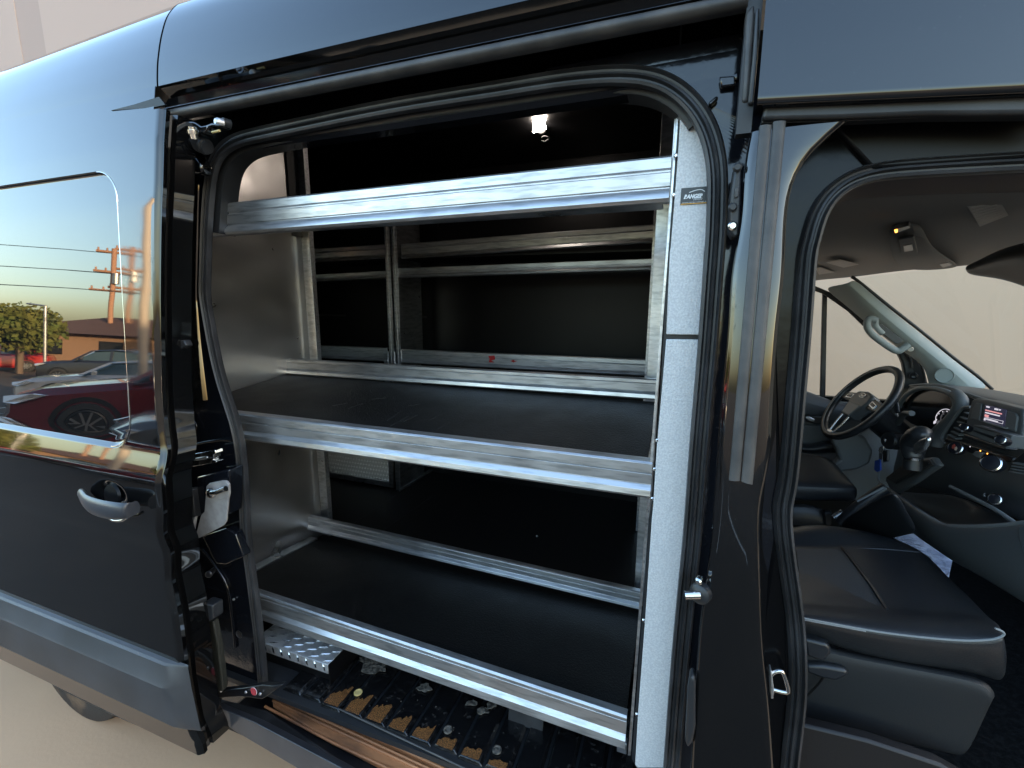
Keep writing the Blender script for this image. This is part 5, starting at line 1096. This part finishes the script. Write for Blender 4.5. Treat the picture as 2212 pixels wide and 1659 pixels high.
# radio
rd = cutx('radio', ZM, [(1150, 395), (1400, 430), (1900, 560), (2060, 600), (2110, 650), (2110, 950), (2030, 1230), (1960, 1240), (1640, 1140), (1400, 1080), (1000, 960), (985, 860), (1060, 560), (1110, 430)], .925, .04, DASH, dash, .006, seg=3)
cutx('radio_bezel', ZM, [(1180, 480), (1290, 500), (1240, 840), (1060, 800), (1100, 620)], .920, .006, DTRIM, rd, .003)
cutx('radio_bezel', ZM, [(1790, 640), (1960, 690), (2000, 760), (1950, 1060), (1740, 990)], .920, .006, DTRIM, rd, .003)
cutx('display_screen', ZM, [(1370, 525), (1780, 625), (1730, 970), (1320, 850)], .921, .004, SCREEN, rd, .001)
def scr(pts, m, n='display_line'): cutx(n, ZM, pts, .9195, .001, m, rd, 0)
scr([(1388, 548), (1450, 562), (1440, 588), (1383, 574)], SCRTXT); scr([(1550, 590), (1620, 606), (1612, 636), (1545, 622)], SCRTXT); scr([(1640, 612), (1668, 618), (1658, 640), (1630, 634)], SCRTXT)
scr([(1368, 618), (1690, 695), (1684, 718), (1364, 640)], SCRRED); scr([(1364, 665), (1650, 735), (1645, 758), (1360, 688)], SCRTXT); scr([(1358, 712), (1428, 730), (1420, 775), (1350, 755)], SCRRED)
scr([(1390, 790), (1610, 850), (1605, 868), (1384, 808)], SCRTXT); scr([(1345, 780), (1372, 787), (1360, 835), (1336, 828)], SCRTXT)
for a, b in (((1380, 770), (1722, 850)), ((1722, 850), (1708, 902)), ((1708, 902), (1368, 812)), ((1368, 812), (1380, 770))): tube('display_frame', [PX(ZM(*a), .9195), PX(ZM(*b), .9195)], .0006, SCRTXT, rd, n=4)
cutx('radio_shelf', ZM, [(1230, 840), (1290, 838), (1760, 975), (1750, 1000)], .912, .012, DASH_L, rd, .001)
cutx('button_panel', ZM, [(1140, 920), (1300, 940), (1900, 1130), (1860, 1200), (1760, 1370), (1700, 1370), (930, 1060), (920, 1040), (1050, 1030)], .895, .05, DTRIM, rd, .005, seg=3)
for a, b in (((1170, 945), (1690, 1105)), ((1150, 1035), (1600, 1185)), ((1140, 1045), (1590, 1215))): tube('panel_groove', [PX(ZM(*a), .893), PX(ZM(*b), .893)], .0016, DASH_D, rd, n=5)
cutx('panel_lower_lip', ZM, [(925, 1085), (1760, 1372), (1740, 1420), (1500, 1380), (940, 1190)], .89, .03, DASH_D, rd, .004)
KN = mat('knob_black', (.01, .011, .016), .3)
def knob(Z, p, x, r, l, face, name='control_knob', ax=(-.75, -.62, .32)):
    c = PX(Z(*p), x); ax = Vector(ax).normalized()
    k = lathe(name, c - ax * l, ax, [(0, r * 1.02), (l * .9, r), (l, r * .96), (l + .001, r * .82)], KN, dash, n=28)
    lathe('knob_ring', c, ax, [(-.004, r * 1.0), (.001, r * 1.0), (.002, r * .86), (-.0, r * .84)], CHROME, k, n=28)
    lathe('knob_face', c, ax, [(-.003, r * .8), (.0005, r * .8)], face, k, n=24); return k
DK = mat('knob_face_dark', (.02, .02, .022), .25); DKG = mat('knob_face_silver', (.35, .36, .33), .3, metal=.6)
knob(ZM, (945, 960), .865, .0115, .028, DK); knob(ZM, (1660, 1210), .845, .0125, .032, DK)
kk = knob(ZM, (770, 1370), .875, .021, .02, DK); lathe('knob_mark', PX(ZM(745, 1350), .868), (-1, 0, .2), [(0, .009), (.001, .009)], mat('knob_red', (.4, .03, .02), .3), kk, n=5); lathe('knob_mark', PX(ZM(790, 1390), .868), (-1, 0, .2), [(0, .007), (.001, .007)], mat('knob_cream', (.6, .5, .4), .3), kk, n=5)
knob(ZK, (1300, 1255), .85, .024, .022, DKG)
for p, m_ in (((1072, 1352), SCRTXT), ((1275, 1435), AMBER), ((1412, 1490), AMBER), ((1330, 1585), AMBER)): lathe('indicator_light', PX(ZM(*p), .925), (-1, 0, 0), [(0, .0022), (.001, .0022)], m_, dash, n=8)
cutx('climate_button', ZM, [(1090, 1500), (1180, 1430), (1300, 1470), (1200, 1570)], .935, .02, DASH_L, dash, .003)
cutx('climate_panel', ZM, [(560, 1180), (1020, 1300), (1560, 1480), (1900, 1560), (1900, 1659), (1500, 1640), (640, 1330)], .945, .02, DASH_D, dash, .004)
# gear selector
gb = cutx('selector_console', ZK, [(610, 1360), (760, 1235), (920, 1215), (960, 1270), (820, 1370), (690, 1450), (640, 1420)], .80, .02, DASH, van, .008, seg=3)
cutx('selector_plate', ZK, [(618, 1352), (750, 1250), (905, 1232), (925, 1268), (680, 1392)], .795, .006, RUBBER_L, gb, .002)
cutx('selector_gate', ZK, [(640, 1350), (752, 1265), (890, 1246), (900, 1266), (680, 1378)], .792, .006, DASH_D, gb, .001)
lv = tube('gear_selector', GX(ZK, [(790, 1300), (795, 1230)], .76), .026, PLASTIC, van, n=16, up=(0, 1, 0))
kp = cr(GX(ZK, [(800, 1235), (795, 1180), (805, 1120), (845, 1075), (880, 1085)], .75), 5)
V = []; F = []; n = len(kp); m = 16
for i, p in enumerate(kp):
    t = i / (n - 1); r = .019 + .014 * sin(pi * min(t * .9 + .05, 1)); r *= (1 if t < .85 else 1 - (t - .85) * 4)
    a = kp[max(i - 1, 0)]; b = kp[min(i + 1, n - 1)]; tt = (b - a).normalized(); s1 = tt.cross(Vector((1, 0, 0))).normalized(); s2 = s1.cross(tt)
    for k in range(m): q = 2 * pi * k / m; V.append(p + s1 * r * cos(q) + s2 * r * 1.1 * sin(q))
for i in range(n - 1):
    for k in range(m): F.append((i * m + k, i * m + (k + 1) % m, (i + 1) * m + (k + 1) % m, (i + 1) * m + k))
F += [tuple(range(m)), tuple(range((n - 1) * m + m - 1, (n - 1) * m - 1, -1))]
mk('selector_knob', V, F, LEATHER, lv, smooth=True, ang=80)
cutx('knob_cap', ZK, [(790, 1190), (800, 1130), (840, 1100), (885, 1085), (888, 1110), (860, 1170), (800, 1200)], .712, .012, SILVER, lv, .005, seg=3)
lathe('selector_collar', PX(ZK(798, 1222), .75), (0, 0, 1), [(-.004, .022), (.004, .022)], CHROME, lv, n=20)
# keys in the ignition, hanging
keys = empty('key_ring', tuple(PX(ZK(600, 1200), .80) + Vector((0, 0, H))), 'bunch of keys with a bright blue fob hanging from the ignition', 'keys')
tube('ring', cr(GX(ZK, [(590, 1150), (575, 1180), (600, 1190), (612, 1160)], .80), 4, closed=True), .0015, CHROME, keys, n=6, closed=True)
cutx('blue_fob', ZK, [(548, 1240), (580, 1232), (584, 1300), (560, 1314), (544, 1300)], .795, .006, BLUEF, keys, .002)
cutx('key_blade', ZK, [(575, 1155), (605, 1145), (590, 1235), (575, 1240)], .80, .003, SILVER, keys, .001)
cutx('remote', ZK, [(600, 1175), (628, 1170), (625, 1245), (598, 1250)], .798, .010, DASH_D, keys, .003)
tube('dangling_cable', cr(GX(ZK, [(600, 1260), (575, 1330), (580, 1380), (620, 1405)], .82), 5), .004, DASH_L, van, n=6)
# lower dash with open storage bin, socket
patch('lower_dash', [
    GX(ZL, [(800, 10), (880, 60), (1000, 150), (1130, 235), (1250, 255), (1400, 252), (1560, 238), (1900, 190)], .80),
    GX(ZL, [(800, 30), (900, 120), (1020, 220), (1140, 290), (1250, 310), (1400, 320), (1580, 330), (1900, 320)], .79),
    GX(ZL, [(830, 90), (920, 200), (1060, 300), (1180, 390), (1300, 440), (1440, 500), (1620, 560), (1900, 640)], .80),
    GX(ZL, [(870, 160), (950, 290), (1080, 370), (1190, 448), (1320, 520), (1460, 600), (1640, 720), (1900, 850)], .84)], DASH, van, 2, .02)
tube('bin_lip', cr(GX(ZL, [(880, 92), (1000, 165), (1130, 240), (1200, 252), (1300, 254), (1420, 250), (1560, 238), (1900, 195)], .795), 4), .0065, DASH_L, van, n=8)
patch('bin_inside', [GX(ZL, [(880, 40), (1000, 60), (1200, 50), (1400, 150), (1600, 250)], .97), GX(ZL, [(880, 100), (1000, 160), (1180, 200), (1400, 220), (1600, 250)], .93), GX(ZL, [(880, 110), (1000, 180), (1180, 265), (1400, 270), (1600, 262)], .84)], DASH_D, van, 2, .02)
tube('dash_fold', cr(GX(ZL, [(1180, 20), (1300, 80), (1450, 160), (1600, 262), (1800, 380)], .90), 4), .006, DASH_L, van, n=8)
cutx('dash_side', ZL, [(1565, 245), (1900, 190), (1900, 700), (1620, 470), (1575, 330)], .775, .02, DASH, van, .006)
knob(ZL, (1436, 92), .895, .016, .012, DK, 'power_socket')
cutx('socket_icon', ZL, [(1370, 58), (1378, 56), (1374, 70), (1382, 78), (1374, 80), (1366, 72)], .905, .002, DASH_L, van, 0)
# passenger seat
seat = empty('passenger_seat', tuple(PY(ZL(800, 1500), .3) + Vector((0, 0, H))), 'black leather front passenger seat seen through the open cab door', 'seat')
rowsS = [([(200, 275), (300, 256), (420, 245), (600, 268), (800, 314), (950, 372), (1040, 436), (1075, 500)], .71), ([(200, 300), (300, 285), (420, 278), (600, 296), (800, 336), (950, 388), (1060, 455), (1100, 520)], .66),
    ([(200, 372), (300, 370), (420, 370), (600, 372), (790, 378), (975, 400), (1090, 490), (1130, 540)], .61), ([(200, 394), (300, 394), (420, 393), (600, 394), (790, 398), (990, 420), (1110, 520), (1150, 560)], .595),
    ([(200, 560), (300, 560), (470, 562), (700, 566), (900, 572), (1110, 590), (1230, 650), (1290, 680)], .42), ([(200, 705), (310, 712), (500, 727), (750, 747), (1000, 762), (1240, 785), (1360, 795), (1410, 812)], .27),
    ([(200, 732), (310, 732), (500, 746), (750, 764), (1000, 780), (1240, 797), (1390, 812), (1450, 832)], .245), ([(200, 745), (310, 750), (500, 772), (750, 800), (1000, 822), (1260, 836), (1430, 842), (1480, 862)], .185),
    ([(200, 765), (315, 775), (500, 805), (750, 848), (1000, 880), (1250, 900), (1420, 900), (1488, 884)], .145), ([(200, 785), (315, 792), (500, 828), (750, 876), (1000, 908), (1250, 928), (1430, 928), (1496, 905)], .135),
    ([(200, 800), (320, 805), (500, 850), (750, 905), (1000, 945), (1250, 970), (1430, 985), (1505, 975)], .155), ([(200, 825), (330, 830), (550, 925), (800, 985), (1050, 1020), (1300, 1045), (1440, 1085), (1505, 1090)], .18), ([(200, 860), (330, 870), (550, 950), (800, 1010), (1050, 1050), (1300, 1085), (1420, 1130), (1470, 1140)], .21)]
patch('cushion', [GY(ZL, r, y) for r, y in rowsS], LEATHER, seat, 2, .02)
V = [PY(ZL(*p), y) + Vector((0, 0, .012)) for p, y in (((270, 400), .585), ((550, 402), .585), ((690, 590), .40), ((800, 762), .26), ((320, 728), .265), ((290, 560), .42))]
prism('insert', [V[0], V[1], V[2], V[3], V[4], V[5]], (0, 0, -.03), LEATHER2, seat, .004)
tube('seam', cr([PY(ZL(*p), y) + Vector((0, -.003, .014)) for p, y in (((545, 398), .585), ((610, 480), .50), ((690, 590), .40), ((750, 680), .32), ((803, 764), .26))], 4), .004, DASH_D, seat, n=6)
tube('seam', cr([PY(ZL(*p), .59) + Vector((0, 0, .004)) for p in ((200, 388), (420, 387), (600, 388), (800, 392), (1000, 410))], 3), .002, DASH_D, seat, n=5)
tube('piping', cr([PY(ZL(*p), .130) for p in ((315, 784), (500, 820), (750, 864), (1000, 896), (1250, 916), (1400, 912), (1465, 898), (1492, 880), (1480, 862), (1440, 845))], 4), .0022, DASH_L, seat, n=6)
for i in range(34):
    t = i / 34; x = 325 + t * 360; y = 790 + t * 66 + 5; p = PY(ZL(x, y), .130); tube('stitch', [p, p + Vector((.004, 0, -.001))], .0011, GREYPR, seat, n=4)
patch('base_cover', [GY(ZL, r, y) for r, y in [
    ([(200, 880), (330, 900), (500, 978), (800, 1035), (1100, 1090), (1300, 1128), (1395, 1165), (1432, 1240)], .20), ([(200, 910), (330, 930), (500, 992), (800, 1050), (1100, 1108), (1290, 1146), (1385, 1185), (1425, 1255)], .175),
    ([(200, 1000), (330, 1040), (500, 1080), (800, 1130), (1100, 1180), (1270, 1210), (1360, 1240), (1410, 1290)], .18), ([(200, 1200), (330, 1240), (500, 1260), (800, 1300), (1050, 1330), (1230, 1345), (1320, 1355), (1370, 1370)], .19),
    ([(200, 1380), (330, 1410), (500, 1450), (800, 1500), (1000, 1540), (1120, 1570), (1200, 1590), (1270, 1600)], .20)]], mat('seat_base_plastic', (.010, .0115, .013), .6, bump=(300, .3, .001)), seat, 2, .015)
cutout('recliner_lever', ZL, [(325, 905), (460, 935), (490, 965), (485, 1000), (440, 1045), (340, 1010)], .15, .03, DASH_D, seat, .008, seg=3)
cutout('adjuster_handle', ZL, [(335, 1060), (440, 1062), (560, 1085), (600, 1110), (520, 1160), (430, 1140), (335, 1105)], .155, .02, DASH_D, seat, .008, seg=3)
tube('base_seam', cr(GY(ZL, [(430, 1062), (440, 1120), (400, 1180), (340, 1240)], .165), 4), .0025, LINER, seat, n=5)
box('rail', tuple(PY(ZL(280, 1560), .19)), tuple(PY(ZL(280, 1500), .19) + Vector((.75, .03, 0))), LINER, seat, .003)
cutout('door_sill_trim', ZL, [(200, 1420), (330, 1410), (700, 1500), (1120, 1640), (1400, 1800), (200, 1800)], .10, .03, mat('sill_trim_dark', (.007, .006, .0065), .5, bump=(200, .3, .001)), van, .006)
pp = prism('protective_paper', [PZ(ZL(*p), -.90) for p in [(840, 310), (975, 290), (1100, 360), (1192, 445), (1165, 572), (1060, 430), (960, 370)]], (0, 0, -.004), PAPER, None, .001)
tag(pp, 'crumpled pale blue paper mat in the footwell behind the passenger seat cushion', 'paper mat')
